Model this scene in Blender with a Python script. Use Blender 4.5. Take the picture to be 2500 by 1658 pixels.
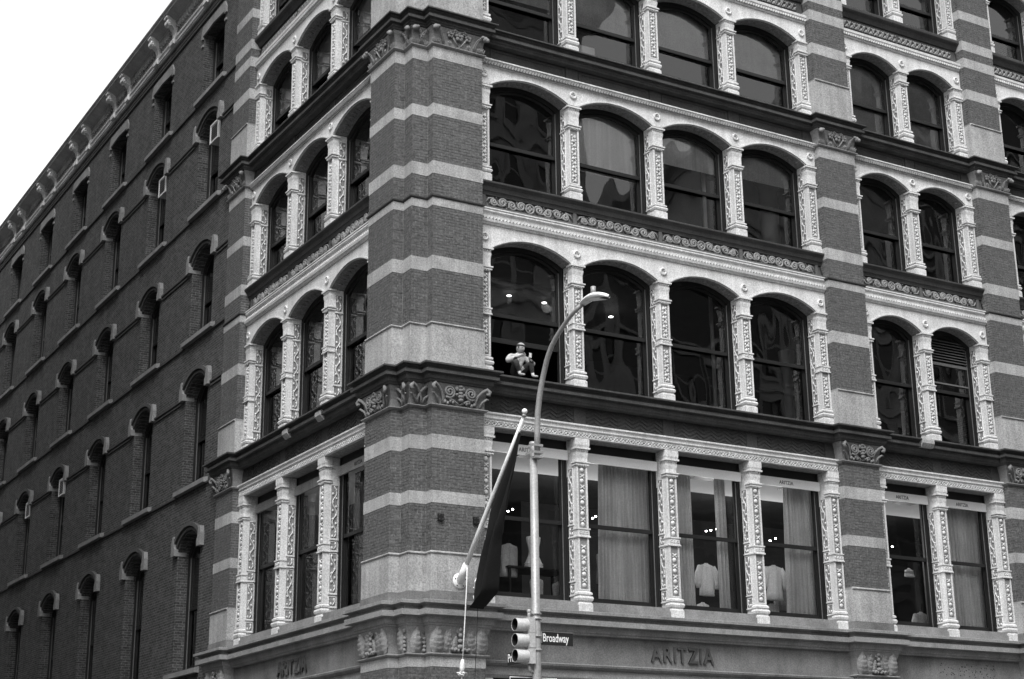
import bpy, math, random
from mathutils import Vector, Matrix
RND = random.Random(11)
sc = bpy.context.scene
for o in list(bpy.data.objects):
    bpy.data.objects.remove(o, do_unlink=True)
COL = sc.collection
# ------------------------------------------------------------------ camera
CAM = (-13.9141, -27.702, 1.6)
YAW, PITCH, ROLL = 0.5357, 0.3010, -0.0113
cd = bpy.data.cameras.new('camera'); cam = bpy.data.objects.new('camera', cd); COL.objects.link(cam)
cd.sensor_fit = 'HORIZONTAL'; cd.sensor_width = 36.0; cd.lens = 3882.42 / 2500 * 36.0
cd.clip_start = 0.1; cd.clip_end = 2000
_f = Vector((math.sin(YAW)*math.cos(PITCH), math.cos(YAW)*math.cos(PITCH), math.sin(PITCH)))
_r = Vector((math.cos(YAW), -math.sin(YAW), 0)); _u = _r.cross(_f)
_R = _r*math.cos(ROLL) + _u*math.sin(ROLL); _U = -_r*math.sin(ROLL) + _u*math.cos(ROLL)
M = Matrix((( _R.x, _U.x, -_f.x, CAM[0]), (_R.y, _U.y, -_f.y, CAM[1]), (_R.z, _U.z, -_f.z, CAM[2]), (0, 0, 0, 1)))
cam.matrix_world = M
sc.camera = cam
# ------------------------------------------------------------------ sky, sun, exposure
SUN_EL, SUN_AZ = 53.0, 222.0            # azimuth clockwise from +Y
w = bpy.data.worlds.new('World'); sc.world = w; w.use_nodes = True
nt = w.node_tree; nt.nodes.clear()
sky = nt.nodes.new('ShaderNodeTexSky'); sky.sky_type = 'NISHITA'; sky.sun_disc = False
sky.sun_elevation = math.radians(SUN_EL); sky.sun_rotation = math.radians(SUN_AZ)
sky.air_density = 4.0; sky.dust_density = 2.0; sky.ozone_density = 1.0
bw = nt.nodes.new('ShaderNodeRGBToBW'); bg = nt.nodes.new('ShaderNodeBackground'); wo = nt.nodes.new('ShaderNodeOutputWorld')
bg.inputs['Strength'].default_value = 0.125
nt.links.new(sky.outputs[0], bw.inputs[0]); nt.links.new(bw.outputs[0], bg.inputs[0]); nt.links.new(bg.outputs[0], wo.inputs[0])
sl = bpy.data.lights.new('sun', 'SUN'); sun = bpy.data.objects.new('sun', sl); COL.objects.link(sun)
sl.energy = 1.5; sl.angle = math.radians(24); sl.color = (1, 1, 1)
_a, _e = math.radians(SUN_AZ), math.radians(SUN_EL)
sdir = Vector((math.sin(_a)*math.cos(_e), math.cos(_a)*math.cos(_e), math.sin(_e)))
sun.rotation_euler = sdir.to_track_quat('Z', 'Y').to_euler()
sun.location = sdir*80
sc.view_settings.view_transform = 'Standard'; sc.view_settings.look = 'None'
sc.view_settings.gamma = 1.0; sc.view_settings.exposure = 1.12
sc.view_settings.use_curve_mapping = False
sc.render.engine = 'CYCLES'

# ------------------------------------------------------------------ materials
MATS = {}
def nn(t, kind, **kw):
    n = t.nodes.new(kind)
    for k, v in kw.items():
        if k in n.inputs.keys(): n.inputs[k].default_value = v
        else: setattr(n, k, v)
    return n
def mth(t, op, a, b=None, clamp=False):
    n = t.nodes.new('ShaderNodeMath'); n.operation = op; n.use_clamp = clamp
    for i, x in enumerate((a, b)):
        if x is None: continue
        if isinstance(x, (int, float)): n.inputs[i].default_value = x
        else: t.links.new(x, n.inputs[i])
    return n.outputs[0]
def noise(t, vec, scale, detail=3, rough=.55, stretch=None):
    if stretch:
        mp = nn(t, 'ShaderNodeMapping'); mp.inputs['Scale'].default_value = stretch
        t.links.new(vec, mp.inputs[0]); vec = mp.outputs[0]
    n = nn(t, 'ShaderNodeTexNoise', Scale=scale, Detail=detail, Roughness=rough)
    t.links.new(vec, n.inputs['Vector'])
    return n.outputs[0]
def mat(name, val, rough=.85, blotch=.22, bscale=1.6, grain=.22, gscale=34, streak=0., bump=.25, bdist=.01, spec=.25, metal=0., dirt=0., brick=None):
    m = bpy.data.materials.new(name); m.use_nodes = True; t = m.node_tree; t.nodes.clear()
    out = nn(t, 'ShaderNodeOutputMaterial'); p = nn(t, 'ShaderNodeBsdfPrincipled')
    p.inputs['Roughness'].default_value = rough; p.inputs['Metallic'].default_value = metal
    p.inputs['Specular IOR Level'].default_value = spec
    t.links.new(p.outputs[0], out.inputs[0])
    pos = nn(t, 'ShaderNodeNewGeometry').outputs['Position']
    b = noise(t, pos, bscale, 4); g = noise(t, pos, gscale, 2, .7)
    v = mth(t, 'MULTIPLY', mth(t, 'ADD', mth(t, 'MULTIPLY', mth(t, 'SUBTRACT', b, .5), blotch*4), 1), val)
    v = mth(t, 'MULTIPLY', v, mth(t, 'ADD', mth(t, 'MULTIPLY', mth(t, 'SUBTRACT', g, .5), grain*6), 1))
    if streak:
        s = noise(t, pos, 1., 4, .6, (7, 7, .35))
        s = mth(t, 'MULTIPLY', mth(t, 'SUBTRACT', s, .5), streak*4)
        v = mth(t, 'MULTIPLY', v, mth(t, 'ADD', s, 1))
    if dirt:     # soot patches
        d = noise(t, pos, .9, 5, .65)
        mr = nn(t, 'ShaderNodeMapRange'); mr.inputs[1].default_value = .5; mr.inputs[2].default_value = .72
        mr.inputs[3].default_value = 1.; mr.inputs[4].default_value = 1. - dirt
        t.links.new(d, mr.inputs[0]); v = mth(t, 'MULTIPLY', v, mr.outputs[0])
    hgt = g
    if brick:
        sx = nn(t, 'ShaderNodeSeparateXYZ'); t.links.new(pos, sx.inputs[0])
        cx = nn(t, 'ShaderNodeCombineXYZ'); t.links.new(mth(t, 'ADD', sx.outputs[0], sx.outputs[1]), cx.inputs[0]); t.links.new(sx.outputs[2], cx.inputs[1])
        bt = nn(t, 'ShaderNodeTexBrick'); t.links.new(cx.outputs[0], bt.inputs['Vector'])
        bt.inputs['Scale'].default_value = 1.0
        bt.inputs['Brick Width'].default_value = .215; bt.inputs['Row Height'].default_value = .072
        bt.inputs['Mortar Size'].default_value = .009; bt.inputs['Mortar Smooth'].default_value = .3
        bt.inputs['Bias'].default_value = 0.
        for nme, c in zip(('Color1', 'Color2', 'Mortar'), brick): bt.inputs[nme].default_value = (c, c, c, 1)
        bb = nn(t, 'ShaderNodeRGBToBW'); t.links.new(bt.outputs['Color'], bb.inputs[0])
        v = mth(t, 'MULTIPLY', v, bb.outputs[0])
        hgt = mth(t, 'SUBTRACT', mth(t, 'MULTIPLY', g, .4), bt.outputs['Fac'])
    v = mth(t, 'MAXIMUM', v, .004)
    cc = nn(t, 'ShaderNodeCombineColor')
    for i in range(3): t.links.new(v, cc.inputs[i])
    t.links.new(cc.outputs[0], p.inputs['Base Color'])
    if bump:
        bn = nn(t, 'ShaderNodeBump', Strength=bump, Distance=bdist); t.links.new(hgt, bn.inputs['Height'])
        t.links.new(bn.outputs[0], p.inputs['Normal'])
    MATS[name] = m; return m
def glass_mat(name, wav=.011, tint=.8, ior=1.72, wscale=.9):
    m = bpy.data.materials.new(name); m.use_nodes = True; t = m.node_tree; t.nodes.clear()
    out = nn(t, 'ShaderNodeOutputMaterial'); mx = nn(t, 'ShaderNodeMixShader')
    tr = nn(t, 'ShaderNodeBsdfTransparent'); tr.inputs[0].default_value = (tint, tint, tint, 1)
    gl = nn(t, 'ShaderNodeBsdfGlossy'); gl.inputs['Roughness'].default_value = .015; gl.inputs[0].default_value = (1, 1, 1, 1)
    fr = nn(t, 'ShaderNodeFresnel', IOR=ior)
    pos = nn(t, 'ShaderNodeNewGeometry').outputs['Position']
    n1 = noise(t, pos, wscale, 1, .4, (1, 1, .55))
    bn = nn(t, 'ShaderNodeBump', Strength=1., Distance=wav*2.2); t.links.new(n1, bn.inputs['Height'])
    t.links.new(bn.outputs[0], gl.inputs['Normal']); t.links.new(bn.outputs[0], fr.inputs['Normal'])
    t.links.new(fr.outputs[0], mx.inputs[0]); t.links.new(tr.outputs[0], mx.inputs[1]); t.links.new(gl.outputs[0], mx.inputs[2])
    t.links.new(mx.outputs[0], out.inputs[0]); MATS[name] = m; return m
def emit_mat(name, s):
    m = bpy.data.materials.new(name); m.use_nodes = True; t = m.node_tree; t.nodes.clear()
    out = nn(t, 'ShaderNodeOutputMaterial'); e = nn(t, 'ShaderNodeEmission'); e.inputs[0].default_value = (1, 1, 1, 1); e.inputs[1].default_value = s
    t.links.new(e.outputs[0], out.inputs[0]); MATS[name] = m; return m
mat('brick', .098, .9, blotch=.30, bscale=8, grain=.42, gscale=22, streak=.12, bump=.3)
mat('mortar', .25, .95, blotch=.2, grain=.2)
mat('side_brick', .95, .92, blotch=.26, bscale=2.6, grain=.42, gscale=20, streak=.14, bump=.7, bdist=.012, brick=(.038, .076, .125))
mat('stone', .34, .85, blotch=.26, bscale=1.8, grain=.3, streak=.2, dirt=.45)
mat('iron_white', .59, .55, blotch=.12, grain=.24, streak=.16, bump=.12)
mat('carved_gray', .11, .8, blotch=.2, grain=.22, dirt=.3)
mat('ledge_dark', .055, .75, blotch=.3, grain=.25, streak=.1)
mat('cornice_dark', .062, .8, blotch=.3, bscale=2.4, grain=.25, streak=.12, dirt=.4)
mat('cornice_stone', .24, .85, blotch=.2, grain=.2, streak=.1, dirt=.35)
mat('fascia_stone', .175, .9, blotch=.24, grain=.24, streak=.12, dirt=.45)
mat('capital_dark', .18, .85, blotch=.2, grain=.22, dirt=.3)
mat('capital_light', .22, .85, blotch=.2, grain=.22, dirt=.35)
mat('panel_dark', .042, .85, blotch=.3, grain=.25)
mat('frame_dark', .013, .45, blotch=.15, grain=.2, spec=.4)
mat('frame_gray', .12, .5, blotch=.15, grain=.2)
mat('side_trim', .075, .9, blotch=.2, grain=.22)
mat('side_stone', .21, .9, blotch=.25, grain=.22, streak=.1)
mat('sheet_metal', .36, .7, blotch=.25, grain=.2, streak=.12)
mat('sheet_metal_light', .62, .7, blotch=.25, grain=.2, streak=.12)
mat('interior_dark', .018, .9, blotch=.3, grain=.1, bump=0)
mat('interior_white', .75, .9, blotch=.05, grain=.04, bump=0)
mat('curtain', .6, .95, blotch=.12, grain=.12, streak=.30, bump=0)
mat('curtain_dark', .09, .95, blotch=.15, grain=.12, streak=.3, bump=0)
mat('blind', .36, .9, blotch=.3, bscale=1.3, grain=.18, streak=.12, bump=0)
mat('paint_white', .8, .5, blotch=.04, grain=.06, bump=.05)
mat('galvanised', .33, .45, blotch=.14, bscale=4, grain=.16, metal=.25, streak=.08, spec=.4)
mat('signal_gray', .42, .5, blotch=.15, grain=.15, spec=.4)
mat('black', .012, .6, blotch=.1, grain=.1, bump=.05)
mat('sign_black', .018, .55, blotch=.1, grain=.1, bump=0)
mat('flag_cloth', .010, .9, blotch=.1, grain=.2, bump=.1)
mat('rope_white', .75, .9, blotch=.1, grain=.15)
mat('ac_white', .62, .5, blotch=.15, grain=.1)
mat('cloth_white', .8, .95, blotch=.12, grain=.12, streak=.25, bump=.1)
mat('cloth_gray', .38, .95, blotch=.15, grain=.2, streak=.5, bump=.1)
mat('skin', .30, .6, blotch=.1, grain=.08, bump=.05)
mat('jacket', .42, .95, blotch=.15, bscale=9, grain=.22, bump=.3)
mat('jeans', .045, .95, blotch=.2, grain=.2)
mat('hair', .05, .8)
mat('cap', .32, .9, blotch=.1, grain=.15)
mat('shoe', .30, .8)
mat('asphalt', .05, .95, blotch=.2, grain=.2)
mat('concrete', .16, .95, blotch=.2, grain=.15)
mat('kerb', .38, .95)
mat('road_paint', .75, .9)
mat('opp_brick', .12, .95, blotch=.2, grain=.1, bump=0)
mat('opp_stone', .42, .95, blotch=.2, grain=.1, bump=0)
mat('lettering', .075, .8, blotch=.3, grain=.2)
mat('letter_black', .03, .8, bump=0)
mat('grille', .20, .6)
mat('shade_ground', .22, .8, blotch=.15, grain=.2)  # grey plates behind the relief; recess shade put into the colour
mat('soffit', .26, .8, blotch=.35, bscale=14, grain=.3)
mat('carved_light', .27, .8, blotch=.2, grain=.22, dirt=.25)
emit_mat('bulb', 14.0)
emit_mat('bulb_soft', 5.0)
glass_mat('glass'); glass_mat('glass_flat', .005, .94, 1.30)
m = bpy.data.materials.new('opp_glass'); m.use_nodes = True
m.node_tree.nodes['Principled BSDF'].inputs['Base Color'].default_value = (.03, .03, .03, 1)
m.node_tree.nodes['Principled BSDF'].inputs['Roughness'].default_value = .1; MATS['opp_glass'] = m

# ------------------------------------------------------------------ mesh helpers
class MB:
    def __init__(s): s.v = []; s.f = []; s.mi = []; s.sm = []; s.cur = 0; s.cs = False
    def add(s, vs, fs):
        n = len(s.v); s.v.extend(vs); s.f.extend([tuple(i+n for i in f) for f in fs]); s.mi.extend([s.cur]*len(fs)); s.sm.extend([s.cs]*len(fs)); s.cs = False; return s
    def box(s, x0, x1, y0, y1, z0, z1):
        return s.add([(x0,y0,z0),(x1,y0,z0),(x1,y1,z0),(x0,y1,z0),(x0,y0,z1),(x1,y0,z1),(x1,y1,z1),(x0,y1,z1)],
            [(0,3,2,1),(4,5,6,7),(0,1,5,4),(1,2,6,5),(2,3,7,6),(3,0,4,7)])
    def prism(s, pts, axis, a0, a1):
        """extrude a 2-D polygon along axis (x: pts=(y,z); y: pts=(x,z); z: pts=(x,y))"""
        def mk(p, a): return (a, p[0], p[1]) if axis == 'x' else ((p[0], a, p[1]) if axis == 'y' else (p[0], p[1], a))
        n = len(pts); vs = [mk(p, a0) for p in pts] + [mk(p, a1) for p in pts]
        fs = [tuple(range(n)), tuple(range(2*n-1, n-1, -1))] + [(i, i+n, (i+1) % n+n, (i+1) % n) for i in range(n)]
        return s.add(vs, fs)
    def sweep(s, path, prof, caps=True):
        rows = []
        for e, z in prof: rows.append([(x, y, z) for x, y in offset(path, e)])
        n = len(path); vs = [p for r in rows for p in r]; fs = []
        for k in range(len(prof)-1):
            for i in range(n-1):
                fs.append((k*n+i, k*n+i+1, (k+1)*n+i+1, (k+1)*n+i))
        if caps:
            fs.append(tuple(k*n for k in range(len(prof)-1, -1, -1))); fs.append(tuple(k*n+n-1 for k in range(len(prof))))
        return s.add(vs, fs)
    def tube(s, pts, r, sides=5, caps=True):
        pts = [Vector(p) for p in pts]; n = len(pts); vs = []; fs = []
        rs = r if isinstance(r, (list, tuple)) else [r]*n
        prev = None
        for i, p in enumerate(pts):
            t = (pts[min(i+1, n-1)] - pts[max(i-1, 0)]).normalized()
            a = prev if prev is not None else (Vector((0, 0, 1)) if abs(t.z) < .9 else Vector((1, 0, 0)))
            u = (a - t*a.dot(t))
            if u.length < 1e-6: u = t.orthogonal()
            u.normalize(); v = t.cross(u); prev = u
            for k in range(sides):
                q = 2*math.pi*k/sides; vs.append(tuple(p + (u*math.cos(q)+v*math.sin(q))*rs[i]))
        for i in range(n-1):
            for k in range(sides):
                k2 = (k+1) % sides; fs.append((i*sides+k, i*sides+k2, (i+1)*sides+k2, (i+1)*sides+k))
        if caps: fs.append(tuple(range(sides-1, -1, -1))); fs.append(tuple((n-1)*sides+k for k in range(sides)))
        s.cs = sides > 4; return s.add(vs, fs)
    def ell(s, c, r, nu=8, nv=5):
        vs = [(c[0], c[1], c[2]+r[2])]; fs = []
        for j in range(1, nv):
            ph = math.pi*j/nv
            for i in range(nu):
                th = 2*math.pi*i/nu
                vs.append((c[0]+r[0]*math.sin(ph)*math.cos(th), c[1]+r[1]*math.sin(ph)*math.sin(th), c[2]+r[2]*math.cos(ph)))
        vs.append((c[0], c[1], c[2]-r[2])); L = len(vs)-1
        for i in range(nu): fs.append((0, 1+i, 1+(i+1) % nu))
        for j in range(nv-2):
            for i in range(nu):
                a = 1+j*nu+i; b = 1+j*nu+(i+1) % nu; fs.append((a, a+nu, b+nu, b))
        for i in range(nu): fs.append((L, 1+(nv-2)*nu+(i+1) % nu, 1+(nv-2)*nu+i))
        s.cs = True; return s.add(vs, fs)
    def bar(s, a, b, wx, wy):
        """rectangular bar between two points in the facade plane; wx across, wy in depth"""
        a = Vector(a); b = Vector(b); t = (b-a).normalized(); y = Vector((0, 1, 0)); x = t.cross(y)
        if x.length < 1e-5: x = Vector((1, 0, 0))
        x.normalize(); y2 = x.cross(t); vs = []
        for p in (a, b):
            for i, j in ((-1, -1), (1, -1), (1, 1), (-1, 1)): vs.append(tuple(p + x*wx/2*i + y2*wy/2*j))
        return s.add(vs, [(0,1,2,3),(7,6,5,4),(0,4,5,1),(1,5,6,2),(2,6,7,3),(3,7,4,0)])
    def ring(s, outer, inner, y0, y1, oside=False):
        """frame between two closed (x,z) loops of the same length, front at y0, depth to y1"""
        n = len(outer); vs = [(x, y0, z) for x, z in outer]+[(x, y0, z) for x, z in inner]+[(x, y1, z) for x, z in inner]+[(x, y1, z) for x, z in outer]
        fs = []
        for i in range(n):
            j = (i+1) % n
            fs += [(i, j, n+j, n+i), (n+i, n+j, 2*n+j, 2*n+i), (2*n+i, 2*n+j, 3*n+j, 3*n+i)]
            if oside: fs.append((3*n+i, 3*n+j, j, i))
        return s.add(vs, fs)
    def grid(s, fn, nu, nv):
        vs = [fn(i/nu, j/nv) for j in range(nv+1) for i in range(nu+1)]
        fs = [(j*(nu+1)+i, j*(nu+1)+i+1, (j+1)*(nu+1)+i+1, (j+1)*(nu+1)+i) for j in range(nv) for i in range(nu)]
        s.cs = True; return s.add(vs, fs)
    def mesh(s, name, mats, smooth=False):
        me = bpy.data.meshes.new(name); me.from_pydata(s.v, [], s.f)
        for k in ([mats] if isinstance(mats, str) else mats): me.materials.append(MATS[k])
        if any(s.mi): me.polygons.foreach_set('material_index', s.mi)
        me.polygons.foreach_set('use_smooth', [True]*len(me.polygons) if smooth else s.sm)
        me.update(); return me
    def build(s, name, mats, parent=None, loc=(0,0,0), rz=0., smooth=False):
        return inst(name, s.mesh(name, mats, smooth), parent, loc, rz)
def offset(path, e):
    out = []; n = len(path); nr = []
    for i in range(n-1):
        dx, dy = path[i+1][0]-path[i][0], path[i+1][1]-path[i][1]; L = math.hypot(dx, dy); nr.append((dy/L, -dx/L))
    for i, (x, y) in enumerate(path):
        a = nr[max(i-1, 0)]; b = nr[min(i, n-2)]; d = 1 + a[0]*b[0] + a[1]*b[1]
        if d < .05: out.append((x+e*a[0], y+e*a[1])); continue
        out.append((x+e*(a[0]+b[0])/d, y+e*(a[1]+b[1])/d))
    return out
STUFF = {'front_ornament', 'side_ornament', 'scrollwork', 'rope_moulding', 'star_lattice', 'herringbone_relief', 'carving', 'lettering_holes'}
def inst(name, me, parent=None, loc=(0,0,0), rz=0.):
    o = bpy.data.objects.new(name, me); COL.objects.link(o)
    if name in STUFF: o['kind'] = 'stuff'
    o.location = loc; o.rotation_euler = (0, 0, rz)
    if parent is not None: o.parent = parent
    return o
def tag(o, label=None, cat=None, group=None, kind=None):
    if label: o['label'] = label
    if cat: o['category'] = cat
    if group: o['group'] = group
    if kind: o['kind'] = kind
    return o
def thing(name, label, cat, loc=(0,0,0), rz=0., group=None):
    o = inst(name, None, None, loc, rz); return tag(o, label, cat, group)
def text_mesh(name, txt, size, extr, matn, align='CENTER', sx=1.0, bold=0.):
    cu = bpy.data.curves.new(name, 'FONT'); cu.body = txt; cu.size = size; cu.extrude = extr; cu.align_x = align; cu.offset = bold
    cu.resolution_u = 3
    o = bpy.data.objects.new(name, cu); COL.objects.link(o); bpy.context.view_layer.update()
    me = bpy.data.meshes.new_from_object(o.evaluated_get(bpy.context.evaluated_depsgraph_get()))
    bpy.data.objects.remove(o); bpy.data.curves.remove(cu)
    me.name = name
    for v in me.vertices: v.co = Vector((v.co.x*sx, -v.co.z, v.co.y))     # stands in the x-z plane facing -y
    me.materials.clear(); me.materials.append(MATS[matn]); me.update(); return me
HALF = math.pi/2

# ================================================================== setting: ground, roads, pavements
tag(MB().box(-260, 260, -260, 260, -.6, -.16).build('ground', 'asphalt'), kind='structure')
def slab(name, x0, x1, y0, y1, z0, z1, m): return tag(MB().box(x0, x1, y0, y1, z0, z1).build(name, m), kind='structure')
slab('road', -200, 200, -25.4, -6.1, -.156, -.15, 'asphalt')
slab('side_road', -11.6, -3.9, -6.096, 200, -.156, -.146, 'asphalt')
slab('pavement', -3.7, 200, -5.9, 120, -.14, 0., 'concrete')
slab('pavement_across_side_street', -200, -11.8, -5.9, 120, -.14, 0., 'concrete')
slab('pavement_across_road', -200, 200, -60, -25.6, -.14, 0., 'concrete')
slab('kerb', -3.7, 200, -6.1, -5.9, -.14, .004, 'kerb'); slab('kerb_side_street', -3.9, -3.7, -5.9, 120, -.14, .004, 'kerb')
for k in range(9):
    slab('crossing_stripe', -2.4+0*k, .6, -7.2-k*2.0, -6.5-k*2.0, -.146, -.142, 'road_paint')

# ================================================================== the corner building
B = thing('corner_building', 'ornate brick and white cast iron corner loft building with banded piers and arched windows', 'building')
G = .20                                    # depth of the iron fronts behind the pier faces
A0, A1, DD = .62, 1.837, .241
PATH_CORNER = [(.7, A1), (0, A1), (0, A0), (DD, A0), (DD, DD), (A0, DD), (A0, 0), (A1, 0), (A1, .7)]
PATH_P2 = [(11.584, .7), (11.584, 0), (12.745, 0), (12.745, .7)]
PATH_P3 = [(17.105, .7), (17.105, 0), (18.282, 0), (18.282, .7)]
PATH_P4 = [(22.642, .7), (22.642, 0), (23.8, 0), (23.8, .7)]
PATH_P0 = [(.7, 10.672), (0, 10.672), (0, 9.502), (.7, 9.502)]
PIERS = [('corner', PATH_CORNER), ('p2', PATH_P2), ('p3', PATH_P3), ('p4', PATH_P4), ('p0', PATH_P0)]
FULL = [(.12, 10.672), (0, 10.672), (0, 9.502), (G, 9.502), (G, A1), (0, A1), (0, A0), (DD, A0), (DD, DD), (A0, DD), (A0, 0), (A1, 0), (A1, G),
        (11.584, G), (11.584, 0), (12.745, 0), (12.745, G), (17.105, G), (17.105, 0), (18.282, 0), (18.282, G), (22.642, G), (22.642, 0), (23.8, 0)]
# (kind, z0, z1)
BRICKZ = [(3.0, 4.70), (6.96, 7.922), (8.178, 9.04), (9.335, 9.895), (11.722, 12.879), (13.178, 14.297), (14.548, 15.033), (15.327, 16.406), (16.67, 17.747), (19.93, 20.65), (20.955, 21.62), (21.91, 22.15), (22.44, 23.11), (23.38, 24.9)]
BANDZ = [(4.70, 4.90), (7.922, 8.178), (9.04, 9.335), (12.879, 13.178), (14.297, 14.483), (15.033, 15.327), (16.406, 16.67), (17.747, 18.03), (20.65, 20.955), (21.62, 21.91), (22.15, 22.44), (23.11, 23.38), (24.9, 25.3)]
PLINTHZ = [(0.0, 3.0), (6.17, 6.90), (10.80, 11.66), (18.84, 19.87)]
bricks = []         # every pier brick: distance, pier object, centre, direction angle, length, proud
COURSE = .066
brick_cache = {}
def brick_verts(L, p):
    h = COURSE-.011; x = L/2-.0055
    return [(-x, -p, -h/2), (x, -p, -h/2), (x, .012, -h/2), (-x, .012, -h/2), (-x, -p, h/2), (x, -p, h/2), (x, .012, h/2), (-x, .012, h/2)]
BF = [(4,5,6,7), (0,3,2,1), (0,1,5,4), (1,2,6,5), (3,0,4,7)]
pier_objs = {}
for nm, path in PIERS:
    core = MB()
    core.sweep(path, [(-.006, 0), (-.006, 25.2)], caps=False)
    po = core.build('pier', 'mortar', B); pier_objs[nm] = po
    for z0, z1 in BANDZ:
        MB().sweep(path, [(-.02, z0), (.006, z0+.002), (.006, z1-.002), (-.02, z1)]).build('stone_band', 'stone', po)
    for i, (z0, z1) in enumerate(PLINTHZ):
        mb = MB().sweep(path, [(-.02, z0), (.02, z0+.001), (.02, z1), (-.02, z1+.001)])
        mb.build('plinth', 'stone', po)
        if i: MB().sweep(path[1:-1] if nm != 'corner' else path[1:-1], [(.0, z1), (.035, z1+.004), (.05, z1+.022), (.045, z1+.045), (.015, z1+.055), (.0, z1+.062)]).build('plinth_moulding', 'stone', po)
    # base course on the lowest cornice, string course of floor four, necking mouldings
    MB().sweep(path, [(-.02, 5.90), (.035, 5.93), (.035, 6.165), (-.02, 6.168)]).build('base_course', 'fascia_stone', po)
    MB().sweep(path, [(-.01, 14.484), (.02, 14.487), (.04, 14.51), (.042, 14.535), (-.01, 14.547)]).build('string_course', 'ledge_dark', po)
    for z, mm in ((9.897, 'cornice_stone'), (18.032, 'cornice_stone'), (4.902, 'cornice_stone')):
        MB().sweep(path, [(-.02, z), (.02, z+.002), (.045, z+.015), (.07, z+.035), (.07, z+.052), (.03, z+.066), (-.02, z+.07)]).build('neck_moulding', mm, po)
    for i in range(len(path)-1):
        (xa, ya), (xb, yb) = path[i], path[i+1]; L = math.hypot(xb-xa, yb-ya); tx, ty = (xb-xa)/L, (yb-ya)/L
        if ty*(CAM[0]-(xa+xb)/2) - tx*(CAM[1]-(ya+yb)/2) < 0: continue      # faces turned away from the street corner
        ang = math.atan2(ty, tx); n = max(1, round(L/.213)); bl = L/n
        for z0, z1 in BRICKZ:
            nc = max(1, round((z1-z0)/COURSE)); ch = (z1-z0)/nc
            for c in range(nc):
                edges = [k*bl for k in range(n+1)] if c % 2 == 0 else [0]+[(k+.5)*bl for k in range(n)]+[L]
                for k in range(len(edges)-1):
                    m_ = (edges[k]+edges[k+1])/2; ln = edges[k+1]-edges[k]
                    p = (xa+tx*m_, ya+ty*m_, z0+(c+.5)*ch)
                    d = math.dist(p, CAM)
                    bricks.append((d if nm == 'corner' and ln > bl*.9 and L > 1 and ty == 0 and p[2] > 6 else 900+d, nm, p, ang, round(ln, 4), RND.uniform(-.0025, .003)))
bricks.sort(key=lambda b: b[0])
rest = {}
for i, (d, nm, p, ang, ln, pr) in enumerate(bricks):
    if i < 300:
        if ln not in brick_cache:
            mb = MB(); mb.add(brick_verts(ln, .001), BF); brick_cache[ln] = mb.mesh('brick', 'brick')
        o = inst('brick', brick_cache[ln], pier_objs[nm], p, ang); o.location.x += math.sin(ang)*pr; o.location.y -= math.cos(ang)*pr
    else:
        mb = rest.setdefault(nm, MB()); ca, sa = math.cos(ang), math.sin(ang)
        mb.add([(p[0]+x*ca-y*sa, p[1]+x*sa+y*ca, p[2]+z) for x, y, z in brick_verts(ln, pr)], BF)
for nm, mb in rest.items():
    tag(mb.build('brickwork', 'brick', pier_objs[nm]), kind='stuff')

# ---- cornices that wrap piers and bays
def cornice(z, prof, matn):
    return MB().sweep(FULL, [(e, z+dz) for e, dz in prof]).build('cornice', matn, B)
cornice(5.48, [(-.04, 0), (.09, .012), (.10, .05), (.125, .06), (.135, .10), (.145, .15), (.15, .185), (.262, .186), (.268, .19), (.268, .300), (.18, .306), (.18, .37), (.21, .385), (.22, .40), (.302, .404), (.307, .41), (.307, .468), (.28, .478), (-.04, .50)], 'cornice_stone')
cornice(10.40, [(-.04, 0), (.11, .012), (.13, .05), (.15, .06), (.16, .10), (.165, .145), (.17, .165), (.24, .166), (.245, .17), (.245, .232), (.19, .236), (.20, .275), (.23, .30), (.24, .318), (.30, .322), (.306, .33), (.306, .362), (.28, .372), (-.04, .415)], 'cornice_dark')
cornice(18.50, [(-.04, 0), (.10, .012), (.12, .05), (.14, .06), (.145, .10), (.15, .118), (.217, .119), (.222, .122), (.222, .185), (.165, .19), (.175, .235), (.21, .262), (.22, .28), (.272, .284), (.278, .29), (.278, .318), (.26, .325), (-.04, .36)], 'cornice_dark')

def patch(path, z0, z1, e0, e1):
    MB().sweep(path, [(-.02, z0), (e0+.006, z0+.004), (e1+.008, z0+.10), (e1+.008, z1-.05), (e1-.01, z1-.01), (-.02, z1)]).build('cornice_patch', 'stone', B)
for ya in (4.05, 5.95): patch([(G, ya+.30), (G, ya)], 10.47, 10.70, .18, .26)
patch([(14.15, G), (14.55, G)], 10.55, 10.79, .245, .306)
# ---- carved capitals
def spiral(cx, cz, r, turns, s, y, a0=0., n=22):
    pts = []
    for i in range(n+1):
        t = i/n; a = a0+s*2*math.pi*turns*(1-t); rr = r*(.16+.84*(1-t))
        pts.append((cx+rr*math.cos(a), y-.02*t, cz+rr*math.sin(a)))
    return pts
def leaf(mb, cx, cz, w, h, tilt=0., bulge=.06, y=-.03, ribs=7, nu=8, nv=14):
    def fn(u, v):
        a = (u-.5)*2; prof = math.sin(math.pi*min(1, .12+.88*v)**.8)**.7 if v < 1 else 0
        x = a*w/2*max(.05, prof); z = v*h
        rib = .019*math.cos(v*ribs*2*math.pi + abs(a)*3)
        yy = y - bulge*(1-a*a)*(.4+.6*math.sin(math.pi*v)) - .03*v*v + rib*(1-abs(a)*.4) + .012*(abs(a) < .08)
        c, s = math.cos(tilt), math.sin(tilt)
        return (cx + x*c + z*s, yy, cz - x*s + z*c)
    mb.grid(fn, nu, nv)
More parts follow.
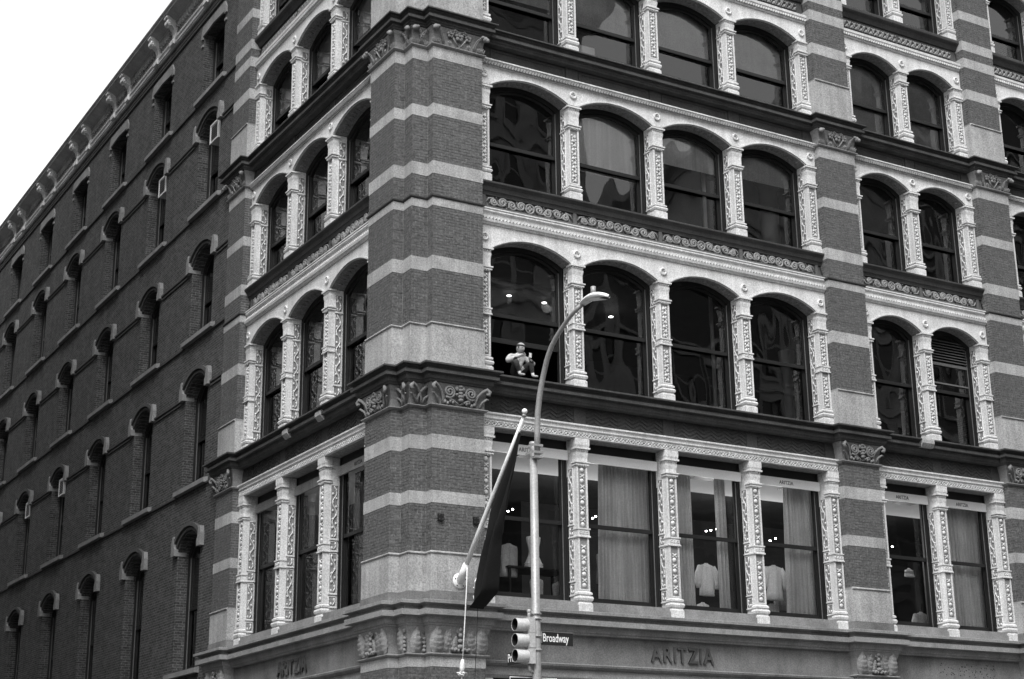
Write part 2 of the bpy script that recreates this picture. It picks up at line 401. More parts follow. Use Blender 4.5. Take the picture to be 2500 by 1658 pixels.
def flower(mb, cx, cz, r, y=-.07):
    for k in range(5):
        a = 2*math.pi*k/5+.3; mb.ell((cx+r*.6*math.cos(a), y, cz+r*.6*math.sin(a)), (r*.45, .03, r*.45), 7, 4)
    mb.ell((cx, y-.03, cz), (r*.25, .03, r*.25), 6, 4)
cap_cache = {}
def capital_mesh(kind, W, z0, z1):
    key = (kind, round(W, 2), z0)
    if key in cap_cache: return cap_cache[key]
    mb = MB(); h = z1-z0; c = (z0+z1)/2
    if kind == 'scroll':
        for s in (-1, 1):
            xe = s*(W/2-.03)
            mb.tube([(xe-s*.20, -.03, z0+.01), (xe-s*.20, -.05, z0+.12), (xe-s*.15, -.08, z0+.25), (xe-s*.06, -.12, z0+h-.10), (xe+s*.03, -.15, z0+h-.05), (xe+s*.08, -.16, z0+h-.10), (xe+s*.07, -.16, z0+h-.16), (xe+s*.01, -.15, z0+h-.15)], [.026, .028, .030, .034, .040, .046, .040, .026], 7)
            mb.tube([(xe-s*.10, -.03, z0+.01), (xe-s*.05, -.06, z0+.13), (xe+s*.04, -.11, z0+.20), (xe+s*.08, -.12, z0+.19)], [.026, .026, .026, .016], 6)
            if W > .8:
                mb.tube(spiral(s*.25, c+.045, .135, 2.1, s, -.085, -HALF, 28), .026, 6)
                mb.tube([(s*.25, -.08, c-.09), (s*.17, -.07, c-.12), (s*.07, -.06, z0+.05), (0, -.05, z0+.02)], [.026, .025, .024, .014], 6)
                for k in range(4): mb.ell((s*(.16+.06*k), -.06, z0+.055+.03*math.sin(k*2.1)), (.036, .04, .045), 6, 4)
        if W > .8:
            for k in range(5): mb.ell((RND.uniform(-.02, .02), -.085, c-.11+.07*k), (.065+.016*(k % 2), .055, .042), 7, 4)
            for s in (-1, 1): mb.ell((s*.075, -.09, c+.12), (.045, .04, .06), 6, 4); mb.ell((s*.08, -.09, c+.0), (.04, .04, .035), 6, 4)
    elif kind == 'flower':
        for s in (-1, 1):
            xe = s*(W/2-.02)
            for o_ in (0, .035):
                mb.tube([(xe-s*(.19+o_), -.03, z0+.01), (xe-s*(.18+o_), -.06, z0+.14), (xe-s*(.12+o_), -.09, z0+.27), (xe-s*(.03+o_), -.13, z0+h-.06)], .013, 5)
            mb.ell((xe+s*.03, -.14, z0+h-.08), (.075, .06, .065), 8, 5); mb.ell((xe+s*.07, -.17, z0+h-.11), (.05, .045, .05), 7, 5); mb.ell((xe-s*.03, -.14, z0+h-.05), (.05, .05, .04), 7, 5)
            for k in range(5): leaf(mb, xe-s*.09+s*.03*k, z0+.02, .05, .10+.02*(k % 2), s*.2*(k-2), .02, -.03, 2, 3, 4)
            if W > .8:
                mb.tube(spiral(s*.24, z0+.07, .05, 1.5, s, -.06, HALF, 12), .014, 5)
                mb.tube([(s*.03, -.05, z0+.02), (s*.10, -.06, z0+.12), (s*.17, -.07, c+.02)], .018, 5)
        if W > .8:
            flower(mb, 0, c+.06, .115); flower(mb, -.22, c+.07, .09); flower(mb, .22, c+.07, .09); flower(mb, -.11, c+.16, .06, -.08); flower(mb, .12, c+.16, .06, -.08)
        else:
            flower(mb, 0, c, .06)
    else:
        if W > .8:
            for s in (-1, 1):
                leaf(mb, s*(W/2-.13), z0+.01, .34, h-.02, s*.04, .09, -.03, 9)
                leaf(mb, s*(W/2-.28), z0+.02, .22, h*.9, -s*.28, .06, -.02, 9)
                leaf(mb, s*.16, z0+.02, .20, h*.86, s*.30, .05, -.02, 9)
                leaf(mb, s*.12, z0+.02, .15, h*.6, -s*.1, .05, -.04, 6)
                for k in range(4): mb.ell((s*(.05+.045*k), -.09, z0+.05+.02*(k % 2)), (.035, .035, .035), 6, 4)
            for k in range(4): mb.ell((0, -.08, z0+.12+.11*k), (.075-.012*k, .05, .05), 7, 4)
            mb.tube(spiral(-.06, c+.15, .05, 1.2, -1, -.08, 0, 10), .014, 5); mb.tube(spiral(.06, c+.15, .05, 1.2, 1, -.08, HALF*2, 10), .014, 5)
        else:
            leaf(mb, -.02, z0+.01, .27, h-.02, 0, .09, -.02, 9)
            mb.tube(spiral(.14, z1-.1, .05, 1.5, 1, -.06, -HALF, 12), .016, 5)
            for k in range(4): mb.ell((.14+.01*(k % 2), -.05, z0+.05+.075*k), (.045, .035, .04), 6, 4)
    cap_cache[key] = mb.mesh('carving', {'scroll': 'capital_dark', 'flower': 'capital_light', 'palm': 'capital_light'}[kind], True)
    return cap_cache[key]
for nm, path in PIERS:
    for kind, z0, z1, mm in (('scroll', 9.966, 10.41, 'capital_dark'), ('flower', 18.101, 18.51, 'capital_light'), ('palm', 4.97, 5.49, 'capital_light')):
        core = MB().sweep(path, [(-.02, z0), (.005, z0+.002), (.01, z0+.15), (.035, z0+(z1-z0)*.7), (.075, z1-.03), (.075, z1), (-.02, z1+.002)])
        co = core.build('capital', mm, pier_objs[nm])
        for i in range(1, len(path)-2):
            (xa, ya), (xb, yb) = path[i], path[i+1]; L = math.hypot(xb-xa, yb-ya)
            if L < .3 and not (nm == 'corner'): continue
            if L < .3: continue
            inst('carving', capital_mesh(kind, L, z0, z1), pier_objs[nm], ((xa+xb)/2, (ya+yb)/2, 0), math.atan2(yb-ya, xb-xa))

# ================================================================== iron fronts: bays of columns, arches and windows
CW = .31; DEP = .36
BAYS = [('R', A1, 11.584, 4), ('R', 12.745, 17.105, 2), ('R', 18.282, 22.642, 2), ('L', A1, 9.502, 3)]
def put(name, me, side, s, parent=B, depth=G):
    return inst(name, me, parent, (s, depth, 0), 0.) if side == 'R' else inst(name, me, parent, (depth, s, 0), -HALF)
# floor: base bottom, base top, cap bottom, bead bottom, bead top/spring, rise, spandrel top, ring, rail, window bottom
FLOORS = {
 2: dict(b0=5.955, b1=6.43, cb=9.10, bd=9.38, sp=9.689, rise=0, top=9.689, ring=(7.562, 7.738), rail=7.90, wb=6.20),
 3: dict(b0=10.80, b1=11.228, cb=13.15, bd=13.54, sp=13.66, rise=.30, top=14.19, ring=(12.152, 12.291), rail=12.33, wb=10.83),
 4: dict(b0=15.22, b1=15.60, cb=16.97, bd=17.40, sp=17.555, rise=.285, top=18.0, ring=None, rail=16.33, wb=15.26),
 5: dict(b0=18.84, b1=19.34, cb=20.64, bd=20.90, sp=21.01, rise=.285, top=21.55, ring=None, rail=19.95, wb=18.88),
 6: dict(b0=22.50, b1=22.90, cb=24.05, bd=24.30, sp=24.42, rise=.285, top=24.92, ring=None, rail=23.40, wb=22.54)}
def arc_pts(hw, sp, rise, n=14):
    if rise <= 0: return [(-hw, sp), (hw, sp)]
    R_ = (hw*hw+rise*rise)/(2*rise)
    return [(x, sp+math.sqrt(R_*R_-x*x)-(R_-rise)) for x in [-hw+2*hw*i/n for i in range(n+1)]]
# ---- columns
def front_ornament(F, kind):
    mb = MB(); z = F['b1']+.05; zt = F['cb']-.03; i = 0
    mb.cur = 1; mb.box(-.0945, .0945, .0165, .0192, F['b1']+.031, F['cb']-.031); mb.cur = 0
    while z < zt-.12:
        r = F['ring']
        if r and r[0]-.16 < z < r[1]+.02: z = r[1]+.03; continue
        if kind == 2:
            mb.ell((0, .016, z+.06), (.055, .03, .055), 8, 4); mb.bar((-.05, .01, z+.125), (.05, .01, z+.20), .022, .03); mb.bar((.05, .01, z+.125), (-.05, .01, z+.20), .022, .03)
            mb.ell((0, .0, z+.16), (.02, .025, .02), 6, 4); z += .235
        else:
            s = 1 if i % 2 == 0 else -1
            mb.ell((s*.03, .014, z+.04), (.036, .028, .04), 7, 4); mb.ell((-s*.045, .014, z+.075), (.026, .025, .03), 6, 4)
            mb.bar((-s*.06, .012, z), (s*.045, .012, z+.10), .02, .028); z += .108
        i += 1
    return mb.mesh('front_ornament', ['iron_white', 'shade_ground'])
def side_ornament(F, kind):
    mb = MB()
    spans = [(F['b1']-.12, F['b1']+.10), (F['b1']+.16, F['cb']-.08), (F['cb']-.02, F['bd']-.02)]
    if kind == 2: spans = [(6.37, 6.57), (6.66, 7.52), (7.60, 7.78), (7.86, 9.05)]
    if kind in (4, 5, 6): spans = [(F['b1']-.08, F['cb']-.06), (F['cb']-.0, F['bd']-.02)]
    for s in (-1, 1):
        x = s*.136
        for z0, z1 in spans:
            mb.cur = 1; mb.box(min(x, x+s*.004), max(x, x+s*.004), .156, .330, z0, z1); mb.cur = 0
            for ya, yb in ((.150, .163), (.322, .335)): mb.box(min(x, x+s*.014), max(x, x+s*.014), ya, yb, z0, z1)
            mb.box(min(x, x+s*.014), max(x, x+s*.014), .150, .335, z0-.014, z0+.001); mb.box(min(x, x+s*.014), max(x, x+s*.014), .150, .335, z1-.001, z1+.014)
            mb.box(min(x, x+s*.03), max(x, x+s*.03), .135, .345, z0-.04, z0-.015)
            n = max(2, int((z1-z0)/.045)); pts = [(x+s*.014, .243+.05*math.sin(i*.62), z0+.02+(z1-z0-.04)*i/n) for i in range(n+1)]
            mb.tube(pts, .013, 5)
            k = 0; z = z0+.05
            while z < z1-.03:
                mb.ell((x+s*.012, .243+(.04 if k % 2 else -.04), z), (.018, .026, .034), 6, 4); z += .095; k += 1
    return mb.mesh('side_ornament', ['iron_white', 'shade_ground'])
COLM = {}
for fl, F in FLOORS.items():
    w2 = .135; mb = MB()
    mb.box(-w2, w2, .02, DEP, F['b0']+.02, F['sp']-.002)
    for s in (-1, 1): mb.box(min(s*.095, s*w2), max(s*.095, s*w2), 0, .0199, F['b1'], F['cb'])
    mb.box(-.0949, .0949, .004, .0198, F['b1'], F['b1']+.03); mb.box(-.0949, .0949, .004, .0198, F['cb']-.03, F['cb'])
    d = dict(column=mb.mesh('column', 'iron_white'))
    path = [(-w2, DEP-.01), (-w2, 0), (w2, 0), (w2, DEP-.01)]; fp = [(-w2, .16), (-w2, 0), (w2, 0), (w2, .16)]
    h = F['b1']-F['b0']; z = F['b0']
    mb = MB().sweep(fp, [(-.02, z), (.038, z+.001), (.038, z+h*.42), (.02, z+h*.46), (.012, z+h*.50), (.04, z+h*.56), (.052, z+h*.66), (.036, z+h*.74), (.008, z+h*.76), (.008, z+h*.80), (.034, z+h*.82), (.034, z+h*.90), (-.02, z+h)])
    d['base'] = mb.mesh('base', 'iron_white')
    mb = MB().sweep(fp, [(-.02, F['cb']), (.03, F['cb']+.002), (.03, F['cb']+.03), (.012, F['cb']+.036), (.048, F['cb']+.056), (.048, F['cb']+.085), (-.02, F['cb']+.09)])
    mb.sweep(fp, [(-.02, F['cb']+.09), (.004, F['cb']+.092), (.004, F['bd']-.12), (.018, F['bd']-.04), (.02, F['bd']-.001), (-.02, F['bd'])])
    zb = F['bd']; hb = min(.115, F['sp']-zb)
    mb.sweep(fp, [(-.02, zb), (.012, zb+.001), (.016, zb+hb*.3), (.016, zb+hb*.60), (.056, zb+hb*.64), (.056, zb+hb*.98), (-.02, zb+hb)])
    for k in range(5): mb.ell((-.12+.06*k, -.018, zb+hb*.42), (.027, .022, .024), 7, 4)
    for k in range(4): mb.ell((-.09+.06*k, -.012, F['cb']-.012), (.018, .018, .018), 6, 4)
    if fl == 2:
        mb.sweep(fp, [(-.02, zb+hb+.002), (.03, zb+hb+.004), (.045, zb+hb+.05), (.045, 9.686), (-.02, 9.687)])
        mb.prism([(DEP-.02, 9.38), (.0, 9.52), (.0, 9.685), (DEP-.02, 9.685)], 'x', -.15, .15)
    d['capital'] = mb.mesh('capital', 'iron_white')
    if F['ring']:
        r0, r1 = F['ring']; mb = MB().sweep(fp, [(-.02, r0-.012), (.03, r0-.01), (.03, r0+.02), (.012, r0+.03), (.012, r1-.03), (.03, r1-.02), (.03, r1+.008), (-.02, r1+.01)])
        for k in range(3): mb.tube([(-.08+.08*k+.026*math.cos(q*math.pi/4), -.02, (r0+r1)/2+.026*math.sin(q*math.pi/4)) for q in range(9)], .009, 4)
        d['shaft_ring'] = mb.mesh('shaft_ring', 'iron_white')
    d['front_ornament'] = front_ornament(F, fl); d['side_ornament'] = side_ornament(F, fl)
    COLM[fl] = d
ros = MB()
ros.tube([(.075*math.cos(q*math.pi/7), -.015, .075*math.sin(q*math.pi/7)) for q in range(15)], .024, 6, False)
for sx, sz in ((-.028, .03), (.028, .03), (-.028, -.03), (.028, -.03)): ros.ell((sx, -.01, sz), (.022, .02, .022), 6, 4)
ROS = ros.mesh('rosette', 'iron_white', True)
# ---- windows
def loopbox(hw, zb, zt): return [(-hw, zb), (-hw, zt), (hw, zt), (hw, zb)]
def arched(hw, zb, sp, rise, n=14): return [(-hw, zb)] + arc_pts(hw, sp, rise, n) + [(hw, zb)]
def inset(loop, hw, t, tb, tt=None):
    k = (hw-t)/hw; tt = t if tt is None else tt; zmin = min(z for _, z in loop)
    return [(x*k, z+tb if z == zmin else z-tt) for x, z in loop]
WINM = {}
def window_meshes(fl, hw, opened=0.):
    key = (fl, round(hw, 3), opened)
    if key in WINM: return WINM[key]
    F = FLOORS[fl]; zb, sp, rise, rail = F['wb'], F['sp'], F['rise'], F['rail']; d = {}
    wd = dict(t=.085 if fl != 2 else .10)
    t = wd['t']
    if fl == 2: outer = loopbox(hw, zb, sp)
    else: outer = arched(hw, zb, sp, rise)
    inner = inset(outer, hw, t, .05, .10 if fl != 2 else .30)
    mb = MB().ring(outer, inner, DEP, DEP+.16)
    # double stop mouldings down the jambs
    for s in (-1, 1): mb.box(min(s*(hw-.03), s*(hw-.055)), max(s*(hw-.03), s*(hw-.055)), DEP-.02, DEP+.001, zb, sp-.05)
    d['window'] = mb.mesh('window', 'frame_dark')
    hi = hw-t
    if fl == 2: up = loopbox(hi, rail-.045, sp-.30)
    else: up = [(-hi, rail-.045)] + [p for p in inner if p[1] > rail] + [(hi, rail-.045)]
    upi = inset(up, hi, .055, .085, .06)
    d['upper_sash'] = MB().ring(up, upi, DEP+.05, DEP+.10).mesh('upper_sash', 'frame_dark')
    d['pane_u'] = MB().add([(x, DEP+.075, z) for x, z in upi], [tuple(range(len(upi)-1, -1, -1))]).mesh('pane', 'glass' if fl != 2 else 'glass_flat')
    lo = loopbox(hi, zb+.05+opened, rail+.045+opened); loi = inset(lo, hi, .055, .11, .07)
    d['lower_sash'] = MB().ring(lo, loi, DEP+.11, DEP+.16, True).mesh('lower_sash', 'frame_dark')
    d['pane_l'] = MB().add([(x, DEP+.135, z) for x, z in loi], [tuple(range(len(loi)-1, -1, -1))]).mesh('pane', 'glass' if fl != 2 else 'glass_flat')
    d['tracks'] = [MB().box(min(s*(hi-.012), s*(hi-.028)), max(s*(hi-.012), s*(hi-.028)), DEP+.012, DEP+.028, zb+.06, sp-.12).mesh('sash_track', 'frame_gray') for s in (-1, 1)]
    WINM[key] = d; return d
TRANSOM_TXT = {}
sign_me = text_mesh('lettering', 'ARITZIA', .125, .002, 'letter_black', sx=.92)
# ---- belts between floors (local frame: x along the bay, y=0 the iron plane, outward = -y)
def belt(mb, W, prof): return mb.sweep([(-W/2, 0), (W/2, 0)], prof)
def rope_mesh(W, z, r, e, pitch, name, matn):
    mb = MB(); n = int(W/pitch)
    mb.cur = 1; mb.box(-W/2, W/2, -e-.002, -e+.01, z-r*1.02, z+r*1.02); mb.cur = 0; e += .012  # backing strip in the grey that paints shade between the strands
    for i in range(n):
        x = -W/2+(i+.5)*W/n; mb.bar((x-pitch*.3, -e, z-r*.8), (x+pitch*.3, -e, z+r*.8), pitch*.5, r*.9)
    return mb.mesh(name, [matn, 'shade_ground'])
def scroll_frieze(W, n, spc, z0, z1, fine):
    mb = MB(); h = z1-z0; c = (z0+z1)/2; y = .045
    for i in range(n):
        x0 = -W/2 + CW/2 + i*spc + spc/2
        if not fine:
            mb.tube([(x0+.105*math.cos(q*math.pi/8), y, c+.105*math.sin(q*math.pi/8)) for q in range(17)], .022, 6, False)
            for k in range(4): mb.ell((x0+.045*math.cos(k*HALF), y, c+.045*math.sin(k*HALF)), (.04, .02, .04), 6, 4)
            hw = spc/2-.13; m_ = 4 if spc > 2.2 else 3
            for s in (-1, 1):
                for k in range(m_):
                    cx = x0+s*(.105+ (hw-.105)*(k+.5)/m_); up = 1 if k % 2 == 0 else -1
                    mb.tube(spiral(cx, c+.008*up, .105 if k < m_-1 else .085, 1.7, s*up, y, -up*HALF, 20), .026, 6)
                    nx = cx+s*(hw-.105)/m_/2
                    mb.tube([(cx, y, c-up*.085), (nx, y, c-up*.06), (nx+s*.06, y, c+up*.03)], [.024, .022, .014], 5)
                    for q in range(3): mb.ell((nx+RND.uniform(-.05, .05), y, c+up*(.04+.03*q)), (.02, .015, .014), 5, 4)
        else:
            k = 0; x = x0-spc/2+.04
            while x < x0+spc/2-.04:
                mb.ell((x, y, c+(.05 if k % 2 else -.05)), (.045, .02, .05), 6, 4); mb.bar((x-.05, y, c-.10), (x+.05, y, c+.10) if k % 2 else (x+.05, y, c+.02), .022, .03)
                mb.ell((x+.03, y, c-(.08 if k % 2 else -.08)), (.025, .02, .025), 5, 4); x += .085; k += 1
    return mb.mesh('scrollwork', 'carved_light', True)
ROWS = {}
for bi, (side, s0, s1, n) in enumerate(BAYS):
    W = s1-s0-.004; mid = (s0+s1)/2; spc = (s1-s0-CW)/n; hw = (spc-CW)/2
    cols = [s0+CW/2+spc*i for i in range(n+1)]; wins = [s0+CW/2+spc*(i+.5) for i in range(n)]
    for fl, F in FLOORS.items():
        # columns
        for c in cols:
            co = put('column', COLM[fl]['column'], side, c)
            for k in ('base', 'capital', 'shaft_ring', 'front_ornament', 'side_ornament'):
                if k in COLM[fl]: inst(k, COLM[fl][k], co)
        # spandrel with arches
        if fl != 2:
            mb = MB(); arc = arc_pts(hw, F['sp'], F['rise'])
            for c in [(-W/2 if False else -(s1-s0)/2)+CW/2+spc*(i+.5) for i in range(n)]:
                na = len(arc); vs = [(c+x, 0, z) for x, z in arc]+[(c+x, 0, F['top']) for x, z in arc]+[(c+x, DEP+.01, z) for x, z in arc]
                fs = []
                mb.cur = 0; mb.add(vs, [(i, i+1, na+i+1, na+i) for i in range(na-1)])
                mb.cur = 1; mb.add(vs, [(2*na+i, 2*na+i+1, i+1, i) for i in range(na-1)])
                # coffer ribs across the soffit
                for q in range(1, na-1):
                    x_, z_ = arc[q]; mb.ell((c+x_, .19, z_-.002), (.05, .07, .016), 7, 4)
            mb.cur = 0
            for i in range(n+1):
                c = -(s1-s0)/2+CW/2+spc*i; a = max(c-CW/2, -W/2); b = min(c+CW/2, W/2)
                mb.add([(a, 0, F['sp']), (b, 0, F['sp']), (b, 0, F['top']), (a, 0, F['top'])], [(0, 1, 2, 3)])
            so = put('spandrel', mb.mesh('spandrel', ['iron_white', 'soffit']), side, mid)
            am = MB(); out = [(x*(hw+.012)/hw, z+.035) for x, z in arc]; na = len(arc)
            for y0, o1, o2 in ((-.022, [(x, z+.004) for x, z in arc], out),):
                vs = [(x, y0, z) for x, z in o1]+[(x, y0, z) for x, z in o2]+[(x, .0, z) for x, z in o1]+[(x, .0, z) for x, z in o2]
                fs = []
                for i in range(na-1): fs += [(i, i+1, na+i+1, na+i), (2*na+i, 2*na+i+1, i+1, i), (na+i, na+i+1, 3*na+i+1, 3*na+i)]
                am.add(vs, fs)
            # inner bead of the soffit
            am.tube([(x, .02, z-.006) for x, z in arc], .012, 5)
            amm = am.mesh('arch_moulding', 'iron_white')
            for i in range(n): inst('arch_moulding', amm, so, (-(s1-s0)/2+CW/2+spc*(i+.5), 0, 0))
            for i in range(n+1): inst('rosette', ROS, so, (-(s1-s0)/2+CW/2+spc*i, 0, F['sp']+.25))
        # windows
        for i, c in enumerate(wins if side == 'R' else wins[::-1]):
            opened = .84 if (bi == 0 and fl == 3 and i == 0) else 0.
            d = window_meshes(fl, hw, opened); wo_ = put('window', d['window'], side, c)
            inst('upper_sash', d['upper_sash'], wo_); inst('lower_sash', d['lower_sash'], wo_); [inst('pane', d[q_], wo_, (0, 0, 0), RND.uniform(-.012, .012)) for q_ in ('pane_u', 'pane_l')]
            for tm_ in d['tracks']: inst('sash_track', tm_, wo_)
            ROWS[(bi, fl, i)] = (wo_, c, hw)
            if fl == 2:
                tp = MB().box(-hw+.004, hw-.004, DEP-.06, DEP-.012, 9.262, 9.475).build('transom_panel', 'stone' if bi == 3 else 'paint_white', wo_)
                if (bi == 0 and i in (0, 3)) or bi in (1, 2) or (bi == 3 and i == 2): inst('lettering', sign_me, wo_, (0, DEP-.0625, 9.325))
                MB().box(-hw+.002, hw-.002, .02, DEP+.1, 6.05, 6.196).build('sill', 'cornice_stone', wo_)
                MB().box(-hw-.0, hw+.0, -.02, .0195, 6.0, 6.12).build('sill_apron', 'cornice_stone', wo_)
            else:
                MB().box(-hw+.002, hw-.002, .10, DEP+.16, F['b0']-.03, F['wb']-.002).build('sill', 'ledge_dark', wo_)
    # belts
    bo = put('belt_course', belt(MB(), W, [(-.02, 14.19), (.03, 14.20), (.05, 14.235), (.075, 14.25), (.088, 14.30), (.065, 14.31), (.03, 14.318), (.03, 14.378), (.02, 14.38), (.02, 14.456), (.07, 14.49), (.07, 14.52), (.052, 14.525), (.052, 14.538), (.08, 14.545), (.08, 14.572), (-.02, 14.58)]).mesh('belt_course', 'iron_white'), side, mid)
    inst('rope_moulding', rope_mesh(W, 14.348, .028, .035, .085, 'rope_moulding', 'iron_white'), bo)
    mb = belt(MB(), W, [(-.02, 14.581), (.0, 14.583), (.0, 14.645), (-.075, 14.648), (-.075, 14.90), (-.09, 14.902)])
    for i in range(n+1): c = -(s1-s0)/2+CW/2+spc*i; mb.box(max(c-.045, -W/2), min(c+.045, W/2), .03, .078, 14.65, 14.90)
    fo = put('frieze', mb.mesh('frieze', 'carved_gray'), side, mid)
    inst('scrollwork', scroll_frieze(s1-s0, n, spc, 14.66, 14.895, False), fo)
    put('ledge', belt(MB(), W, [(-.09, 14.903), (-.03, 14.905), (-.02, 14.94), (.0, 14.985), (.02, 14.99), (.03, 15.02), (.045, 15.08), (.09, 15.12), (.115, 15.14), (.12, 15.155), (.12, 15.185), (-.09, 15.235)]).mesh('ledge', 'ledge_dark'), side, mid)
    # under the upper cornice
    bo = put('belt_course', belt(MB(), W, [(-.02, 18.0), (.04, 18.004), (.05, 18.02), (.05, 18.10), (.085, 18.124), (.09, 18.13), (.09, 18.158), (-.02, 18.165)]).mesh('belt_course', ['iron_white']), side, mid)
    inst('rope_moulding', rope_mesh(W, 18.058, .05, .052, .075, 'rope_moulding', 'carved_light'), bo)  # rope darkened by colour; stands in for the shadow under the fillet
    mb = belt(MB(), W, [(-.05, 18.166), (-.05, 18.51)])
    for i in range(n+1): c = -(s1-s0)/2+CW/2+spc*i; mb.box(max(c-.16, -W/2), min(c+.16, W/2), .02, .0499, 18.166, 18.50)
    for i in range(n):
        c = -(s1-s0)/2+CW/2+spc*(i+.5); mb.ring(loopbox(spc/2-.20, 18.19, 18.48), loopbox(spc/2-.26, 18.25, 18.42), .03, .05) if False else None
        o_ = [(c+x, z) for x, z in loopbox(spc/2-.20, 18.20, 18.47)]; i_ = [(c+x, z) for x, z in loopbox(spc/2-.25, 18.25, 18.42)]
        mb.ring(o_, i_, .032, .0499, True)
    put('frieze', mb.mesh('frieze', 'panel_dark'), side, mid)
    # over the shop floor
    bo = put('lintel', belt(MB(), W, [(-.03, 9.690), (.045, 9.69), (.05, 9.70), (.05, 9.712), (.02, 9.716), (.02, 9.80), (.035, 9.805), (.035, 9.83), (.055, 9.85), (.065, 9.862), (.065, 9.875), (.05, 9.88), (.055, 9.93), (.085, 9.952), (.09, 9.956), (.09, 9.988), (-.05, 9.996)]).mesh('lintel', 'iron_white'), side, mid)
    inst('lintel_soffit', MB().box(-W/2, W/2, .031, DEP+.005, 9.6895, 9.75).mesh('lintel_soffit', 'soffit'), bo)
    inst('lattice_shade_ground', MB().box(-W/2, W/2, -.0245, -.015, 9.7165, 9.7995).mesh('lattice_shade_ground', 'shade_ground'), bo)  # grey plate painting the shade behind the lattice bars
    mb = MB(); k = int(W/.165)
    for i in range(k):
        x = -W/2+(i+.5)*W/k; p = W/k
        mb.bar((x-p*.46, -.034, 9.72), (x+p*.02, -.034, 9.795), .018, .022); mb.bar((x+p*.46, -.034, 9.72), (x-p*.02, -.034, 9.795), .018, .022)
        mb.bar((x-p*.46, -.038, 9.79), (x, -.038, 9.725), .013, .018); mb.bar((x+p*.46, -.038, 9.79), (x, -.038, 9.725), .013, .018)
        mb.ell((x, -.04, 9.795), (.018, .014, .018), 6, 4)
    inst('star_lattice', mb.mesh('star_lattice', 'iron_white'), bo)
    mb = belt(MB(), W, [(-.05, 9.997), (-.05, 10.41)])
    for i in range(n+1): c = -(s1-s0)/2+CW/2+spc*i; mb.box(max(c-.15, -W/2), min(c+.15, W/2), .03, .0499, 9.998, 10.40)
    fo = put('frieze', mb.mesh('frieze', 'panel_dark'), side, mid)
    hb = MB()
    for i in range(n):
        c = -(s1-s0)/2+CW/2+spc*(i+.5); a, b = c-spc/2+.17, c+spc/2-.17; m_ = 5; ww = (b-a)/m_
        for k in range(m_):
            for q in range(4):
                for s in (-1, 1):
                    xa = a+ww*(k+.5); zc = 10.0+.09*q
                    hb.bar((xa, .042, zc+.13), (xa+s*ww/2, .042, zc+.02), .035, .02)
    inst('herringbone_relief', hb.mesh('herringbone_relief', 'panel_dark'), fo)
    # floor five to six
    bo = put('belt_course', belt(MB(), W, [(-.02, 21.55), (.03, 21.555), (.05, 21.59), (.05, 21.66), (.085, 21.70), (.09, 21.765), (-.02, 21.77)]).mesh('belt_course', 'iron_white'), side, mid)
    inst('rope_moulding', rope_mesh(W, 21.63, .034, .055, .08, 'rope_moulding', 'iron_white'), bo)
    fo = put('frieze', belt(MB(), W, [(-.02, 21.772), (.0, 21.775), (.0, 21.815), (-.075, 21.82), (-.075, 22.19), (-.09, 22.192)]).mesh('frieze', 'carved_gray'), side, mid)
    inst('scrollwork', scroll_frieze(s1-s0, n, spc, 21.83, 22.18, True), fo)
    put('ledge', belt(MB(), W, [(-.09, 22.193), (-.03, 22.195), (.0, 22.25), (.03, 22.30), (.09, 22.34), (.115, 22.37), (.12, 22.41), (.12, 22.45), (-.09, 22.51)]).mesh('ledge', 'ledge_dark'), side, mid)
    # signboard wall under the lowest cornice and plain shopfront below the frame
    mb = belt(MB(), W, [(-.02, 4.55), (.03, 4.56), (.05, 4.62), (.03, 4.70), (.02, 4.78), (.06, 4.80), (.10, 4.84), (.11, 4.88), (.09, 4.90), (.0, 4.905), (.0, 5.49), (-.02, 5.492)])
    put('signboard', mb.mesh('signboard', 'fascia_stone'), side, mid)
    mb = MB().box(-W/2, W/2, .1, .25, 0, .7)
    for i in range(n+1): c = -(s1-s0)/2+CW/2+spc*i; mb.box(max(c-.12, -W/2), min(c+.12, W/2), -.02, .0999, 0, 4.549)
    put('shopfront', mb.mesh('shopfront', 'iron_white'), side, mid)
    put('shop_pane', MB().add([(-W/2, .18, .7), (W/2, .18, .7), (W/2, .18, 4.55), (-W/2, .18, 4.55)], [(0, 1, 2, 3)]).mesh('shop_pane', 'glass_flat'), side, mid)
    # plain wall over the top arches
    put('attic_wall', MB().box(-W/2, W/2, -.02, .5, 24.921, 26.2).mesh('attic_wall', 'side_brick'), side, mid)

